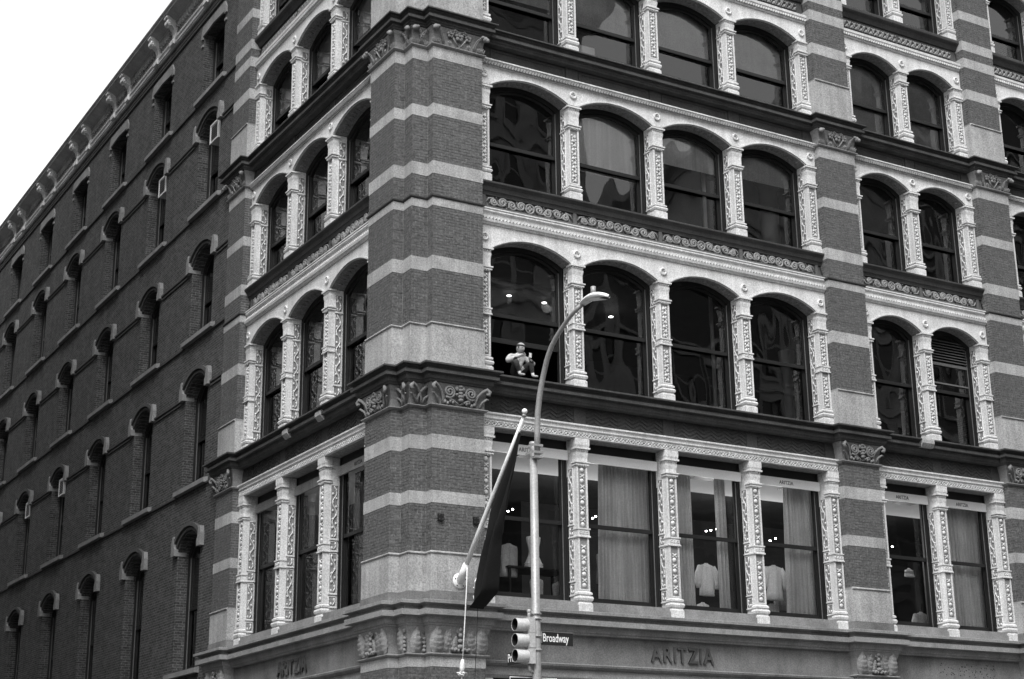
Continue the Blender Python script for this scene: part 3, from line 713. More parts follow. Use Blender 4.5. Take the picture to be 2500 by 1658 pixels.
# ================================================================== plain brick side wall with arched windows
XW = .10; OH = .88; MOD = 4.6; YC0 = 12.87; NCOL = 8
SROWS = [dict(z0=22.0, z1=26.3, zb=22.45, sp=24.47, rise=.06, imp=None), dict(z0=18.3, z1=22.0, zb=18.80, sp=21.13, rise=.42, imp=21.06),
         dict(z0=14.5, z1=18.3, zb=14.97, sp=17.06, rise=.42, imp=16.99), dict(z0=10.2, z1=14.5, zb=10.68, sp=13.29, rise=.42, imp=13.22),
         dict(z0=0., z1=10.2, zb=5.75, sp=8.95, rise=.42, imp=8.87)]
wall = MB(); RD = .42
for k in range(NCOL):
    yc = YC0+MOD*k
    for r in SROWS:
        a, b = -MOD/2, MOD/2; arc = arc_pts(OH, r['sp'], r['rise'], 12)
        def P(x, z, d=0.): return (XW+d, yc-x, z)
        wall.add([P(a, r['z0']), P(-OH, r['z0']), P(-OH, r['z1']), P(a, r['z1'])], [(0, 1, 2, 3)])
        wall.add([P(OH, r['z0']), P(b, r['z0']), P(b, r['z1']), P(OH, r['z1'])], [(0, 1, 2, 3)])
        wall.add([P(-OH, r['z0']), P(OH, r['z0']), P(OH, r['zb']), P(-OH, r['zb'])], [(0, 1, 2, 3)])
        na = len(arc); wall.add([P(x, z) for x, z in arc]+[P(x, r['z1']) for x, z in arc], [(i, i+1, na+i+1, na+i) for i in range(na-1)])
        lp = [(-OH, r['zb'])]+arc+[(OH, r['zb'])]; nl = len(lp)
        wall.add([P(x, z) for x, z in lp]+[P(x, z, RD) for x, z in lp], [(i, (i+1) % nl, nl+(i+1) % nl, nl+i) for i in range(nl)])
sw = wall.build('side_wall', 'side_brick', B)
for ri, r in enumerate(SROWS):
    outer = arched(OH, r['zb'], r['sp'], r['rise'], 12); inner = inset(outer, OH, .09, .07)
    fm = MB().ring(outer, inner, RD-.10, RD+.05); 
    for s in (-1, 1): fm.box(min(s*(OH-.03), s*(OH-.06)), max(s*(OH-.03), s*(OH-.06)), RD-.125, RD-.0999, r['zb'], r['sp']-.1)
    frm = fm.mesh('window', 'frame_dark')
    rail = r['zb']+(r['sp']-r['zb'])*.52; hi = OH-.09
    up = [(-hi, rail-.04)]+[p for p in inner if p[1] > rail]+[(hi, rail-.04)]; upi = inset(up, hi, .05, .08, .05)
    um = MB().ring(up, upi, RD-.06, RD-.02).mesh('upper_sash', 'frame_dark')
    lo = loopbox(hi, r['zb']+.07, rail+.04); loi = inset(lo, hi, .05, .09, .06)
    lm = MB().ring(lo, loi, RD-.015, RD+.03).mesh('lower_sash', 'frame_dark')
    pm = MB().add([(x, RD-.04, z) for x, z in upi], [tuple(range(len(upi)-1, -1, -1))]).mesh('pane', 'glass')
    pl = MB().add([(x, RD+.01, z) for x, z in loi], [tuple(range(len(loi)-1, -1, -1))]).mesh('pane', 'glass')
    trm = [MB().box(min(s*(OH-.10), s*(OH-.125)), max(s*(OH-.10), s*(OH-.125)), RD-.085, RD-.0605, r['zb']+.1, r['sp']-.15).mesh('sash_track', 'frame_gray') for s in (-1, 1)]
    sill = MB().prism([(-.13, r['zb']-.17), (-.13, r['zb']-.05), (.05, r['zb']-.004), (RD-.11, r['zb']+.02), (RD-.11, r['zb']-.17)], 'x', -1.2, 1.2).mesh('sill', 'side_stone')
    if r['imp']:
        hm = MB(); arc1 = arc_pts(OH+.03, r['sp']+.0, r['rise']+.02, 14); z_ = r['imp']
        for t0, t1, yy in ((.03, .10, -.05), (.13, .22, -.10)):
            o1 = [(x*(OH+.03+t0)/(OH+.03), z+t0) for x, z in arc1]; o2 = [(x*(OH+.03+t1)/(OH+.03), z+t1) for x, z in arc1]; na = len(o1)
            vs = [(x, yy, z) for x, z in o1]+[(x, yy, z) for x, z in o2]+[(x, .002, z) for x, z in o1]+[(x, .002, z) for x, z in o2]
            fs = []
            for i in range(na-1): fs += [(i, i+1, na+i+1, na+i), (2*na+i, 2*na+i+1, i+1, i), (na+i, na+i+1, 3*na+i+1, 3*na+i)]
            hm.add(vs, fs)
        hood = hm.mesh('hood_mould', 'side_trim')
        ears = []
        for s in (-1, 1):
            em = MB(); em.prism([(s*(OH-.012), z_-.02), (s*(OH+.26), z_-.02), (s*(OH+.26), z_+.30), (s*(OH+.20), z_+.50), (s*(OH+.10), z_+.52), (s*(OH+.04), z_+.22), (s*(OH-.012), z_+.16)], 'y', -.115, .24); ears.append(em.mesh('impost_stone', 'side_stone'))
    else:
        lt = MB().prism([(-OH-.16, 24.42), (-OH-.16, 24.60), (-OH-.02, 24.82), (OH+.02, 24.82), (OH+.16, 24.60), (OH+.16, 24.42), (OH+.015, 24.40), (OH+.015, 24.49), (0, 24.55), (-OH-.015, 24.49), (-OH-.015, 24.40)], 'y', -.05, .015)
        for s in (-1, 1): lt.box(min(s*(OH+.02), s*(OH+.16)), max(s*(OH+.02), s*(OH+.16)), -.04, .01, 24.16, 24.24)
        lint = lt.mesh('window_head', 'side_stone')
    for k in range(NCOL):
        wo_ = inst('window', frm, B, (XW, YC0+MOD*k, 0), -HALF)
        inst('upper_sash', um, wo_); inst('lower_sash', lm, wo_); inst('pane', pm, wo_); inst('pane', pl, wo_); [inst('sash_track', q_, wo_) for q_ in trm]; inst('sill', sill, wo_)
        if r['imp']: inst('hood_mould', hood, wo_); [inst('impost_stone', q_, wo_) for q_ in ears]
        else: inst('window_head', lint, wo_)
    # string courses between the windows, at impost and at sill height
    if ri in (1, 2, 3):
        z_ = r['imp']; st = MB().sweep([(OH+.262, 0), (MOD-OH-.262, 0)], [(0, z_-.08), (.035, z_-.078), (.035, z_-.04), (.015, z_-.035), (.015, z_-.0), (.06, z_+.01), (.065, z_+.06), (0, z_+.075)]).mesh('string_course', 'side_trim')
        for k in range(NCOL-1): inst('string_course', st, B, (XW, YC0+MOD*(k+1), 0), -HALF)
        st0 = MB().sweep([(OH+.262, 0), (2.19, 0)], [(0, z_-.08), (.035, z_-.078), (.035, z_-.04), (.015, z_-.035), (.015, z_-.0), (.06, z_+.01), (.065, z_+.06), (0, z_+.075)]).mesh('string_course', 'side_trim')
        inst('string_course', st0, B, (XW, YC0, 0), -HALF)
    if ri < 4:
        z_ = r['zb']-.19
        st = MB().sweep([(1.202, 0), (MOD-1.202, 0)], [(0, z_-.02), (.05, z_-.015), (.055, z_+.03), (0, z_+.04)]).mesh('sill_string', 'side_trim')
        for k in range(NCOL-1): inst('sill_string', st, B, (XW, YC0+MOD*(k+1), 0), -HALF)
        inst('sill_string', MB().sweep([(1.202, 0), (2.19, 0)], [(0, z_-.02), (.05, z_-.015), (.055, z_+.03), (0, z_+.04)]).mesh('sill_string', 'side_trim'), B, (XW, YC0, 0), -HALF)
# ---- roof cornice on brackets
YEND = YC0+MOD*(NCOL-1)+2.3
rp = [(XW, YEND), (XW, 9.0), (.0, 9.0), (.0, 0.), (23.8, 0.)]
def rc(prof, m): return MB().sweep(rp, prof).build('roof_cornice', m, B)
rc([(-.02, 24.98), (.04, 24.985), (.05, 25.01), (.05, 25.05), (.02, 25.055), (.02, 25.075), (.06, 25.085), (.065, 25.12), (-.02, 25.135)], 'side_trim')
rc([(-.02, 25.36), (.06, 25.365), (.07, 25.40), (.10, 25.42), (.11, 25.50), (.14, 25.53), (.15, 25.58), (.05, 25.60), (-.02, 25.605)], 'sheet_metal_light')
rc([(-.02, 25.606), (.03, 25.608), (.03, 25.78), (.06, 25.80), (.06, 25.83), (.04, 25.835), (.04, 26.06), (.10, 26.07), (.12, 26.12), (.14, 26.13), (.14, 26.19), (.40, 26.33), (.45, 26.335), (.45, 26.38), (.48, 26.41), (.50, 26.45), (.50, 26.475), (-.4, 26.60)], 'sheet_metal')
br = MB().prism([(0, 25.40), (-.13, 25.42), (-.17, 25.50), (-.13, 25.60), (-.12, 25.75), (-.16, 25.90), (-.26, 26.00), (-.34, 25.98), (-.40, 26.04), (-.40, 26.14), (-.34, 26.21), (-.43, 26.235), (-.43, 26.32), (0, 26.32)], 'x', -.13, .13)
br.prism([(-.13, 25.36), (-.19, 25.38), (-.20, 25.50), (-.16, 25.58), (-.1, 25.58)], 'x', -.17, .17)
for s in (-1, 1): br.tube([(s*.135, -.33+.055*math.cos(q*.9), 26.08+.055*math.sin(q*.9)) for q in range(8)], .018, 5)
brm = br.mesh('cornice_bracket', 'sheet_metal_light')
den = MB().box(-.045, .045, -.14, -.04, 25.88, 26.06).mesh('dentil', 'sheet_metal')
dark_panel = MB().ell((0, -.05, 25.96), (.045, .03, .075), 8, 5)
for k in range(NCOL):
    for s in (-1, 1):
        yb = YC0+MOD*k - .30 + s*.80
        inst('cornice_bracket', brm, B, (XW, yb, 0), -HALF)
bd_ = MB().ell((0, -.05, 25.70), (.05, .03, .055), 8, 5).mesh('frieze_bead', 'sheet_metal_light', True)
y = 11.0
while y < YEND-.3:
    if min(abs(y-(YC0+MOD*k-.30+s*.80)) for k in range(NCOL) for s in (-1, 1)) > .20: inst('dentil', den, B, (XW, y, 0), -HALF); inst('frieze_bead', bd_, B, (XW, y+.1, 0), -HALF)
    y += .21
# ---- floors, roof and inner walls
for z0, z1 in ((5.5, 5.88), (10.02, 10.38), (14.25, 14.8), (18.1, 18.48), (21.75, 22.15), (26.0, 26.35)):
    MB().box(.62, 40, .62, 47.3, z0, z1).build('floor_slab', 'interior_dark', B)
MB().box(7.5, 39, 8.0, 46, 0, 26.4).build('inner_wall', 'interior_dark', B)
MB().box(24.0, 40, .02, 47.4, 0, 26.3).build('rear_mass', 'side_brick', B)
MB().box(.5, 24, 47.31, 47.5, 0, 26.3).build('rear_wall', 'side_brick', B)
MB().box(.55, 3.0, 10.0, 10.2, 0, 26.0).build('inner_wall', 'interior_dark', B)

# ================================================================== lettering on the signboards
def letters(txt, size, extr, matn, sx=1.0, gap=1.0, bold=0.):
    out = []; x = 0.
    for ch in txt:
        if ch == ' ': x += size*.3; continue
        me = text_mesh('letter', ch, size, extr, matn, 'LEFT', sx, bold)
        xs = [v.co.x for v in me.vertices]; w_ = max(xs)-min(xs)
        for v in me.vertices: v.co.x -= min(xs)
        out.append((me, x)); x += w_+size*.10*gap
    return out, x
L_, tot = letters('ARITZIA', .46, .02, 'lettering', .86, 1.0, .006)
t = thing('shop_sign', 'raised dark capitals reading ARITZIA on the stone signboard facing the main street', 'sign', (6.82-tot/2, G, 5.04))
for me, x in L_: inst('letter', me, t, (x, -.022, 0))
t = thing('shop_sign', 'raised dark capitals reading ARITZIA on the stone signboard along the side street', 'sign', (G, 5.80+tot/2, 5.04), -HALF)
for me, x in L_: inst('letter', me, t, (x, -.022, 0))
hol = MB()
L2, tot2 = letters('COLUMBIA', .36, .01, 'lettering', 1.0, 1.3)
for me, x in L2:
    for k in range(7): hol.ell((x+RND.uniform(.02, .22)-tot2/2, -.002, 5.06+RND.uniform(.0, .3)), (.014, .006, .016), 6, 4)
    bpy.data.meshes.remove(me)
inst('lettering_holes', hol.mesh('lettering_holes', 'black'), B, (15.3, G, 0))

# ================================================================== inside the building: lamps, curtains, blinds, clothes
def lamp(name, label, p, r, m_, power, group, fl_=.7):
    o = tag(MB().ell((0, 0, 0), (r, r, r*fl_), 10, 6).build(name, m_, None, p, smooth=True), label, 'lamp', group)
    if power:
        l = bpy.data.lights.new('lamp_light', 'POINT'); l.energy = power; l.shadow_soft_size = .12; l.color = (1, 1, 1)
        lo = bpy.data.objects.new('lamp_light', l); COL.objects.link(lo); lo.parent = o; lo.location = (0, 0, -.12)
    return o
LL = ('left of two spot lamps glowing in the first shop window', 'right of two spot lamps glowing in the first shop window', 'left of two spot lamps glowing in the second shop window', 'right of two spot lamps glowing in the second shop window', 'leftmost spot lamp glowing in the third shop window', 'middle spot lamp glowing in the third shop window', 'rightmost spot lamp glowing in the third shop window', 'brighter spot lamp glowing in the fourth shop window', 'left spot lamp glowing in the fourth shop window', 'single spot lamp glowing in the dark shop window right of the second pier')
for i, (x, z) in enumerate([(4.742, 8.804), (4.869, 8.864), (7.111, 8.849), (7.202, 8.899), (10.533, 8.821), (10.681, 8.855), (10.863, 8.901), (12.775, 8.815), (12.587, 8.742), (16.846, 8.922)]):
    lamp('spot_lamp', LL[i], (x, 4., z), .026, 'bulb', 60 if i in (0, 2, 5, 7, 9) else 0, 'spot lamps in the shop')
for lab, p in (('left glowing ceiling disc behind the open window with the person', (4.834, 4., 14.155)), ('right glowing ceiling disc behind the open window with the person', (5.842, 4., 14.135)), ('glowing ceiling disc behind the window right of the street lamp', (7.829, 4., 14.079))):
    lamp('ceiling_light', lab, p, .062, 'bulb_soft', 1, 'disc lights on the third floor', .22)
lamp('ceiling_light', 'glowing ceiling disc at the edge of the corner pier on the side street', (3.4, 2.9, 13.55), .06, 'bulb_soft', 0, 'disc lights on the third floor', .3)
# white ceiling strip inside the shop windows
MB().box(.75, 17.0, .75, 2.5, 9.40, 9.44).build('shop_ceiling', 'interior_white', B)
MB().box(.75, 2.4, 2.504, 9.3, 9.40, 9.44).build('shop_ceiling', 'interior_white', B)
for k, x in enumerate((3.6, 8.3, 10.9, 14.6)): MB().box(x-.3, x+.3, 1.0, 1.25, 9.385, 9.401).build('air_grille', 'grille', B)
def curtain(label, x0, x1, z0, z1, yy, m_, folds, side='R', group='curtains on the shop floor', amp=.05, flare=0.):
    ph = RND.uniform(0, 6)
    def fn(u, v):
        x = x0+(x1-x0)*u - flare*(1-v)*(1-u); a = amp*(.7+.3*math.sin(u*7+ph))
        return (x, yy + a*math.sin(u*folds*2*math.pi+ph) + .35*a*math.sin(u*folds*4.7+v*1.5), z0+(z1-z0)*v)
    mb = MB().grid(fn, max(24, folds*8), 6)
    me = mb.mesh('curtain', m_, True)
    o = inst('curtain', me, None) if side == 'R' else inst('curtain', me, None, (0, 0, 0), 0)
    if side == 'L':
        for v in me.vertices: v.co = Vector((v.co.y, v.co.x, v.co.z))
    return tag(o, label, 'curtain', group)
def wspan(bi, i, a, b):
    wo_, c, hw = ROWS[(bi, 2, i)]; hi = hw-.15; return c-hi+2*hi*a+.25, c-hi+2*hi*b+.25
x0, x1 = wspan(0, 1, .22, .98); curtain('wide pale curtain in the second shop window from the corner', x0, x1, 6.0, 9.38, .92, 'curtain', 14, flare=.1)
x0, x1 = wspan(0, 2, -.10, .28); curtain('pale curtain drawn to the left side of the third shop window', x0, x1, 6.0, 9.38, .92, 'curtain', 8)
x0, x1 = wspan(0, 2, .68, .86); curtain('narrow pale curtain strip at the right of the third shop window', x0, x1, 6.0, 9.38, .95, 'curtain', 4)
x0, x1 = wspan(0, 3, .50, 1.0); curtain('pale curtain on the right half of the fourth shop window', x0, x1, 6.0, 9.38, .92, 'curtain', 9, flare=.12)
x0, x1 = wspan(1, 1, -.08, 1.0); curtain('pale curtain filling the shop window right of the second pier', x0, x1, 6.0, 9.38, .90, 'curtain', 14)
x0, x1 = wspan(2, 0, -.08, 1.0); curtain('pale curtain in the shop window past the third pier', x0, x1, 6.0, 9.38, .90, 'curtain', 14)
for i, (a, b) in enumerate(((.0, .5), (.05, .45), (.55, 1.))):
    wo_, c, hw = ROWS[(3, 2, i)]; curtain(('dark curtain in the far shop window on the side street', 'dark curtain in the middle shop window on the side street', 'dark curtain in the shop window beside the corner pier')[i], c-hw+2*hw*a, c-hw+2*hw*b, 6.0, 9.38, .95, 'curtain_dark', 7, 'L', 'dark curtains on the side street')
def blind(label, bi, fl, i, top, bot, m_='blind', yy=.16, off=0.):
    wo_, c, hw = ROWS[(bi, fl, i)]; F = FLOORS[fl]; hi = hw-.10
    def fn(u, v): return (-hi+2*hi*u, .012*math.sin(u*5+v*3), bot+(top-bot)*v)
    me = MB().grid(fn, 10, 6).mesh('roller_blind', m_, True)
    dep = G+DEP+.16+.05
    o = inst('roller_blind', me, None, (c, dep, 0), 0) if BAYS[bi][0] == 'R' else inst('roller_blind', me, None, (dep, c, 0), -HALF)
    return tag(o, label, 'blind', 'roller blinds in the upper windows')
names = ('first', 'second', 'third', 'fourth')
for i in range(4): blind('grey roller blind behind the upper sash of the %s top-row window from the corner' % names[i], 0, 5, i, 21.35, 19.9 if i else 20.2)
for i in range(2): blind('dim grey roller blind in the %s top-row window past the second pier' % ('left', 'right')[i], 1, 5, i, 21.35, 19.0)
blind('bright bunched blind behind the upper sash of the second fourth-floor window', 0, 4, 1, 17.85, 16.25, 'curtain')
blind('pale blind half drawn in the third fourth-floor window from the corner', 0, 4, 2, 17.85, 16.95, 'curtain')
blind('pale blind partly drawn in the fourth fourth-floor window', 0, 4, 3, 17.85, 17.05, 'blind')
for i in range(3): blind('dark roller blind in the %s top arched window on the side street' % ('far', 'middle', 'near')[i], 3, 5, i, 21.35, 20.1, 'blind')
# round posts and pipes behind the glass
def post(label, x, y, z0, z1, r, cap_=True):
    mb = MB(); prof = [(r*1.0, z0), (r*.94, z1-.6), (r*1.0, z1-.55), (r*1.45, z1-.25), (r*1.55, z1-.1), (r*1.55, z1)] if cap_ else [(r, z0), (r, z1)]
    n = 16; vs = [(q*math.cos(k*2*math.pi/n), q*math.sin(k*2*math.pi/n), z) for q, z in prof for k in range(n)]
    fs = [(j*n+k, j*n+(k+1) % n, (j+1)*n+(k+1) % n, (j+1)*n+k) for j in range(len(prof)-1) for k in range(n)]
    mb.add(vs, fs); return tag(mb.build('interior_column' if cap_ else 'pipe', 'interior_white', None, (x, y, 0), smooth=True), label, 'column' if cap_ else 'pipe')
post('white round column inside behind the fourth third-floor window', 11.80, 2.0, 10.38, 13.2, .13)
post('stout white round column inside behind the fourth fourth-floor window', 11.54, 2.0, 14.8, 18.1, .25)
post('thin white pipe inside behind the third third-floor window', 9.07, 1.5, 10.38, 14.25, .045, False)
post('thin white pipe inside behind the third fourth-floor window', 8.80, 1.2, 14.8, 18.1, .05, False)
tag(MB().box(4.78, 5.40, .80, .83, 18.6, 19.55).build('white_card', 'interior_white'), 'white board leaning inside the second top-row window from the corner', 'board')
# louvred vent in one third-floor window head
wo_, c_, hw_ = ROWS[(1, 3, 1)]
MB().box(-hw_+.09, hw_-.09, DEP+.03, DEP+.049, 13.02, 13.10).build('vent_rail', 'frame_gray', wo_)
for k in range(8): MB().prism([(DEP+.0, 13.14+k*.075), (DEP+.045, 13.18+k*.075), (DEP+.045, 13.19+k*.075), (DEP+.0, 13.152+k*.075)], 'x', -hw_+.30, hw_-.10).build('louvre', 'side_trim', wo_)
MB().box(-hw_+.10, hw_-.10, DEP+.03, DEP+.049, 12.52, 12.56).build('glazing_bar', 'frame_gray', wo_)
# ---- clothes and dress forms
def lathe(mb, prof, cx, cy, n=14, flat=.6, rip=0., k_=6):
    vs = []
    for w_, z in prof:
        for k in range(n):
            a = 2*math.pi*k/n; rr = 1+rip*math.sin(a*k_+z*9)*min(1, max(0, (prof[0][1]-z)))
            vs.append((cx+w_*rr*math.cos(a), cy+w_*flat*rr*math.sin(a), z))
    m_ = len(prof); fs = [(j*n+k, (j+1)*n+k, (j+1)*n+(k+1) % n, j*n+(k+1) % n) for j in range(m_-1) for k in range(n)]
    fs += [tuple(range(n)), tuple((m_-1)*n+k for k in range(n-1, -1, -1))]
    mb.add(vs, fs)
def garment(label, x, y, top, h, wd, m_, sleeves=True, flare=1.15, cat='garment', rip=.12):
    t_ = thing('hanging_garment', label, cat, (x, y, top), group='clothes in the shop windows')
    mb = MB(); lathe(mb, [(wd*.12, 0), (wd*.16, -.02), (wd*.46, -.06), (wd*.5, -.12), (wd*.46, -h*.45), (wd*.48*flare, -h*.8), (wd*.5*flare, -h)], 0, 0, 18, .38, rip, 5)
    mb.build('body', m_, t_, smooth=True)
    if sleeves:
        for s in (-1, 1):
            q = MB(); q.tube([(s*wd*.42, 0, -.08), (s*wd*.60, -.02, -.24), (s*wd*.68, -.03, -.46), (s*wd*.66, -.03, -.58)], [.07, .085, .08, .05], 8); q.build('sleeve', m_, t_, smooth=True)
    hk = MB().tube([(0, 0, 0), (0, 0, .06), (.02, 0, .09), (.03, 0, .07)], .006, 5); hk.build('hook', 'black', t_)
    return t_
t = thing('dress_form', 'white hourglass dress form beside the lamp post in the first shop window', 'mannequin', (3.84, 1.4, 7.02))
mb = MB(); lathe(mb, [(.10, .70), (.17, .68), (.165, .60), (.14, .50), (.115, .38), (.13, .27), (.19, .14), (.215, .05), (.225, .03), (.20, .0)], 0, 0, 18, .62, .02, 9); mb.build('torso', 'cloth_white', t, smooth=True)
mb = MB(); [mb.tube([(.215*math.cos(a*.5236), .135*math.sin(a*.5236), zz) for a in range(13)], .012, 5, False) for zz in (.02, .06, .10)]; mb.build('hem', 'cloth_white', t)
tb = thing('display_table', 'dark display table carrying the dress form in the first shop window', 'table', (3.9, 1.5, 5.88))
MB().box(-.8, .8, -.3, .5, 1.10, 1.138).build('table_top', 'black', tb)
for sx in (-.75, .75):
    for sy in (-.25, .45): MB().box(sx-.025, sx+.025, sy-.025, sy+.025, 0, 1.10).build('leg', 'black', tb)
garment('tall striped grey garment beside the flag in the first shop window', 3.22, 1.4, 7.52, .72, .44, 'cloth_gray', False, .95, rip=.2)
garment('pale folded garment low on the right of the first shop window', 4.35, 1.2, 6.75, .55, .36, 'cloth_gray', False, .9)
garment('pale garment low under the dress form', 3.75, 1.15, 6.80, .55, .34, 'cloth_gray', False, .95)
garment('boldly striped dress at the left of the second shop window', 5.50, 1.2, 7.48, .70, .34, 'cloth_gray', False, 1.0, rip=.25)
garment('small white blouse behind the striped dress in the second shop window', 5.72, 1.45, 7.30, .55, .30, 'cloth_white', False, 1.0)
garment('white gathered blouse in the third shop window', 8.25, 1.1, 7.42, .74, .40, 'cloth_white', True, 1.0, rip=.18)
garment('white garment hanging below the gathered blouse in the third shop window', 8.22, 1.25, 6.55, .5, .36, 'cloth_white', False, 1.0)
garment('white long-sleeved sweater in the fourth shop window', 10.22, 1.1, 7.52, .82, .46, 'cloth_white', True, 1.0)
garment('pale skirt hanging below the white sweater', 10.26, 1.3, 6.65, .6, .42, 'cloth_gray', False, 1.05)
garment('grey blouse behind the white sweater beside the curtain', 10.72, 1.5, 7.45, .9, .40, 'cloth_gray', True, 1.0)
garment('small white top in the dark shop window right of the second pier', 15.41, 2.0, 7.95, .22, .30, 'cloth_white', False, 1.1)
garment('grey jacket low in the dark shop window right of the second pier', 15.1, 1.4, 6.75, .6, .40, 'cloth_gray', True, 1.0)

# ================================================================== window air conditioners
def air_con(label, k, ri, xo, z, w_=.62, h_=.50):
    t_ = thing('air_conditioner', label, 'air conditioner', (XW+.22, YC0+MOD*k, z), -HALF, 'window air conditioners on the brick side wall')
    MB().box(xo, xo+w_, -.20, .2, 0, h_).build('case', 'ac_white', t_)
    o_ = [(xo-.02, -.02), (xo-.02, h_+.02), (xo+w_+.02, h_+.02), (xo+w_+.02, -.02)]; i_ = [(xo+.03, .03), (xo+.03, h_-.03), (xo+w_-.03, h_-.03), (xo+w_-.03, .03)]
    MB().ring(o_, i_, -.222, -.20, True).build('front_rim', 'ac_white', t_)
    for q in range(7): MB().box(xo+.05, xo+w_-.05, -.212, -.202, .06+q*(h_-.12)/7, .085+q*(h_-.12)/7).build('slat', 'black', t_)
    MB().box(xo+.05, xo+w_-.05, -.2015, -.2002, .05, h_-.05).build('grille', 'grille', t_)
air_con('white rimmed air conditioner under the arch nearest the banded pier', 0, 1, .06, 20.62, .62, .56)
air_con('white rimmed air conditioner under the second arch from the banded pier', 1, 1, .10, 20.60, .62, .56)
air_con('boxy white air conditioner under a low arch, fourth from the banded pier', 3, 3, .0, 12.85, .58, .56)
air_con('dull air conditioner under a low arch, fifth from the banded pier', 4, 3, .12, 12.85, .55, .54)

# ================================================================== street lamp with signal and signs
PX, PY = -.36, -5.53
def cyl(mb, p0, p1, r0, r1=None, n=12): return mb.tube([p0, p1], [r0, r0 if r1 is None else r1], n)
t = thing('street_lamp', 'pale grey steel street lamp with curved arm in front of the corner', 'street lamp', (PX, PY, 0))
cyl(MB(), (0, 0, 0), (0, 0, 7.80), .085, .066, 8).build('pole', 'galvanised', t)
MB().box(-.17, .17, -.17, .17, 0, .5).build('pole_base', 'galvanised', t)
cyl(MB(), (0, 0, 7.80), (0, 0, 7.86), .078, .07, 8).build('pole_cap', 'galvanised', t)
arm = [(.02, -.085, 7.62), (.02, -.10, 8.0), (.01, -.14, 8.33), (0, -.226, 8.614), (0, -.327, 8.877), (0, -.477, 9.178), (0, -.622, 9.36), (0, -.779, 9.487), (0, -.981, 9.60), (0, -1.15, 9.695), (0, -1.36, 9.769), (0, -1.63, 9.825)]
MB().tube(arm, [.050, .050, .049, .047, .045, .043, .042, .040, .038, .036, .034, .032], 10).build('arm', 'galvanised', t, smooth=True)
cl = MB()
for z in (7.66, 7.78): cl.sweep([(.09, .09), (-.09, .09), (-.09, -.15), (.09, -.15), (.09, .09)], [(0, z-.02), (.006, z-.02), (.006, z+.02), (0, z+.02)], False)
cl.box(-.06, .08, -.16, -.04, 7.56, 7.60).build('clamp', 'galvanised', t)
def headfn(u, v):
    L = .78; y = -1.60-L*u; wv = math.sin(math.pi*min(1, .10+.80*u)**.8)**.6*.10*(1 if u < .97 else .4)
    a = v*2*math.pi; top = .045*math.sin(math.pi*min(.98, .1+.8*u)**.75)+.02
    zc = 9.825+.06*math.sin(u*2.6)-.13*u*u; s = math.sin(a)
    return (wv*math.cos(a), y, zc+(top*s if s > 0 else .02*s))
hd = MB().grid(headfn, 14, 14); hd.cur = 0
ho = hd.build('lamp_head', 'paint_white', t, smooth=True)
MB().grid(lambda u, v: (.12*(v-.5)*2*math.sin(math.pi*(.1+.8*u)), -1.75-.55*u, 9.835-.10*(u+.15)**2), 8, 4).build('lens', 'signal_gray', ho)
cyl(MB(), (0, -1.93, 9.90), (0, -1.93, 10.03), .042, .042, 10).build('photocell', 'galvanised', ho)
bands = thing('banding_straps', 'steel straps round the lamp post above the street name sign', 'strap', (PX, PY, 0))
for z in (4.40, 4.62, 4.90, 4.98): cyl(MB(), (0, 0, z), (0, 0, z+.03), .094, .094, 8).build('strap', 'galvanised', bands)
# signal, three lenses facing down the main street
t = thing('traffic_signal', 'three-section grey traffic signal with hoods on the lamp post', 'traffic signal', (PX, PY, 0))
for z in (4.806, 4.561, 4.31):
    s_ = MB().box(-.18, -.075, -.10, .10, z-.12, z+.12).build('section', 'signal_gray', t)
    v_ = MB(); n = 16; rr = .103
    vs = []; 
    for xx, r_ in ((-.18, rr), (-.405, rr+.003), (-.405, rr-.003), (-.18, rr-.006)):
        for k in range(n): a = 2*math.pi*k/n; vs.append((xx, r_*math.cos(a), z+r_*math.sin(a)))
    v_.add(vs, [(j*n+k, j*n+(k+1) % n, (j+1)*n+(k+1) % n, (j+1)*n+k) for j in range(3) for k in range(n)]); v_.build('hood', 'signal_gray', s_, smooth=True)
    ln = MB(); ln.ell((-.30, 0, z), (.012, .092, .092), 14, 8); ln.build('lens', 'black', s_, smooth=True)
    ib = MB(); ib.add([(-.186-.0*k, .096*math.cos(2*math.pi*k/n), z+.096*math.sin(2*math.pi*k/n)) for k in range(n)]+[(-.402, .096*math.cos(2*math.pi*k/n), z+.096*math.sin(2*math.pi*k/n)) for k in range(n)], [(k, (k+1) % n, n+(k+1) % n, n+k) for k in range(n)]); ib.build('hood_lining', 'black', s_)
MB().tube([(-.13, 0, 4.92), (-.13, 0, 4.99), (-.10, 0, 5.01), (-.04, 0, 4.99)], .03, 8).build('bracket', 'galvanised', t, smooth=True)
MB().tube([(-.13, 0, 4.19), (-.13, 0, 4.10), (-.10, 0, 4.07), (-.04, 0, 4.07)], .03, 8).build('bracket', 'galvanised', t, smooth=True)
MB().ell((-.13, 0, 5.03), (.04, .04, .04), 8, 6).build('cap_nut', 'galvanised', t)
def street_sign(label, txt, w_, z0, h_, loc, rz, xs, tx, size, trim=True):
    t_ = thing('street_sign', label, 'street sign', loc, rz)
    MB().box(xs, xs+w_, -.006, .006, z0, z0+h_).build('plate', 'sign_black', t_)
    MB().box(xs-.06, xs+w_, -.012, .012, z0+h_+.001, z0+h_+.018).build('top_rail', 'frame_gray', t_)
    inst('lettering', text_mesh('lettering', txt, size, .0008, 'paint_white', 'LEFT', .66, .002), t_, (tx, -.0085, z0+.055))
    MB().box(xs-.10, xs-.001, -.02, .02, z0+.03, z0+h_).build('bracket', 'galvanised', t_)
    return t_
street_sign('black street sign reading Broadway on the lamp post', 'Broadway', .60, 4.507, .205, (PX, PY, 0), 0., .10, .115, .188)
t = thing('street_sign', 'black street sign starting with P half hidden behind the traffic signal', 'street sign', (PX, PY, 0), -HALF)
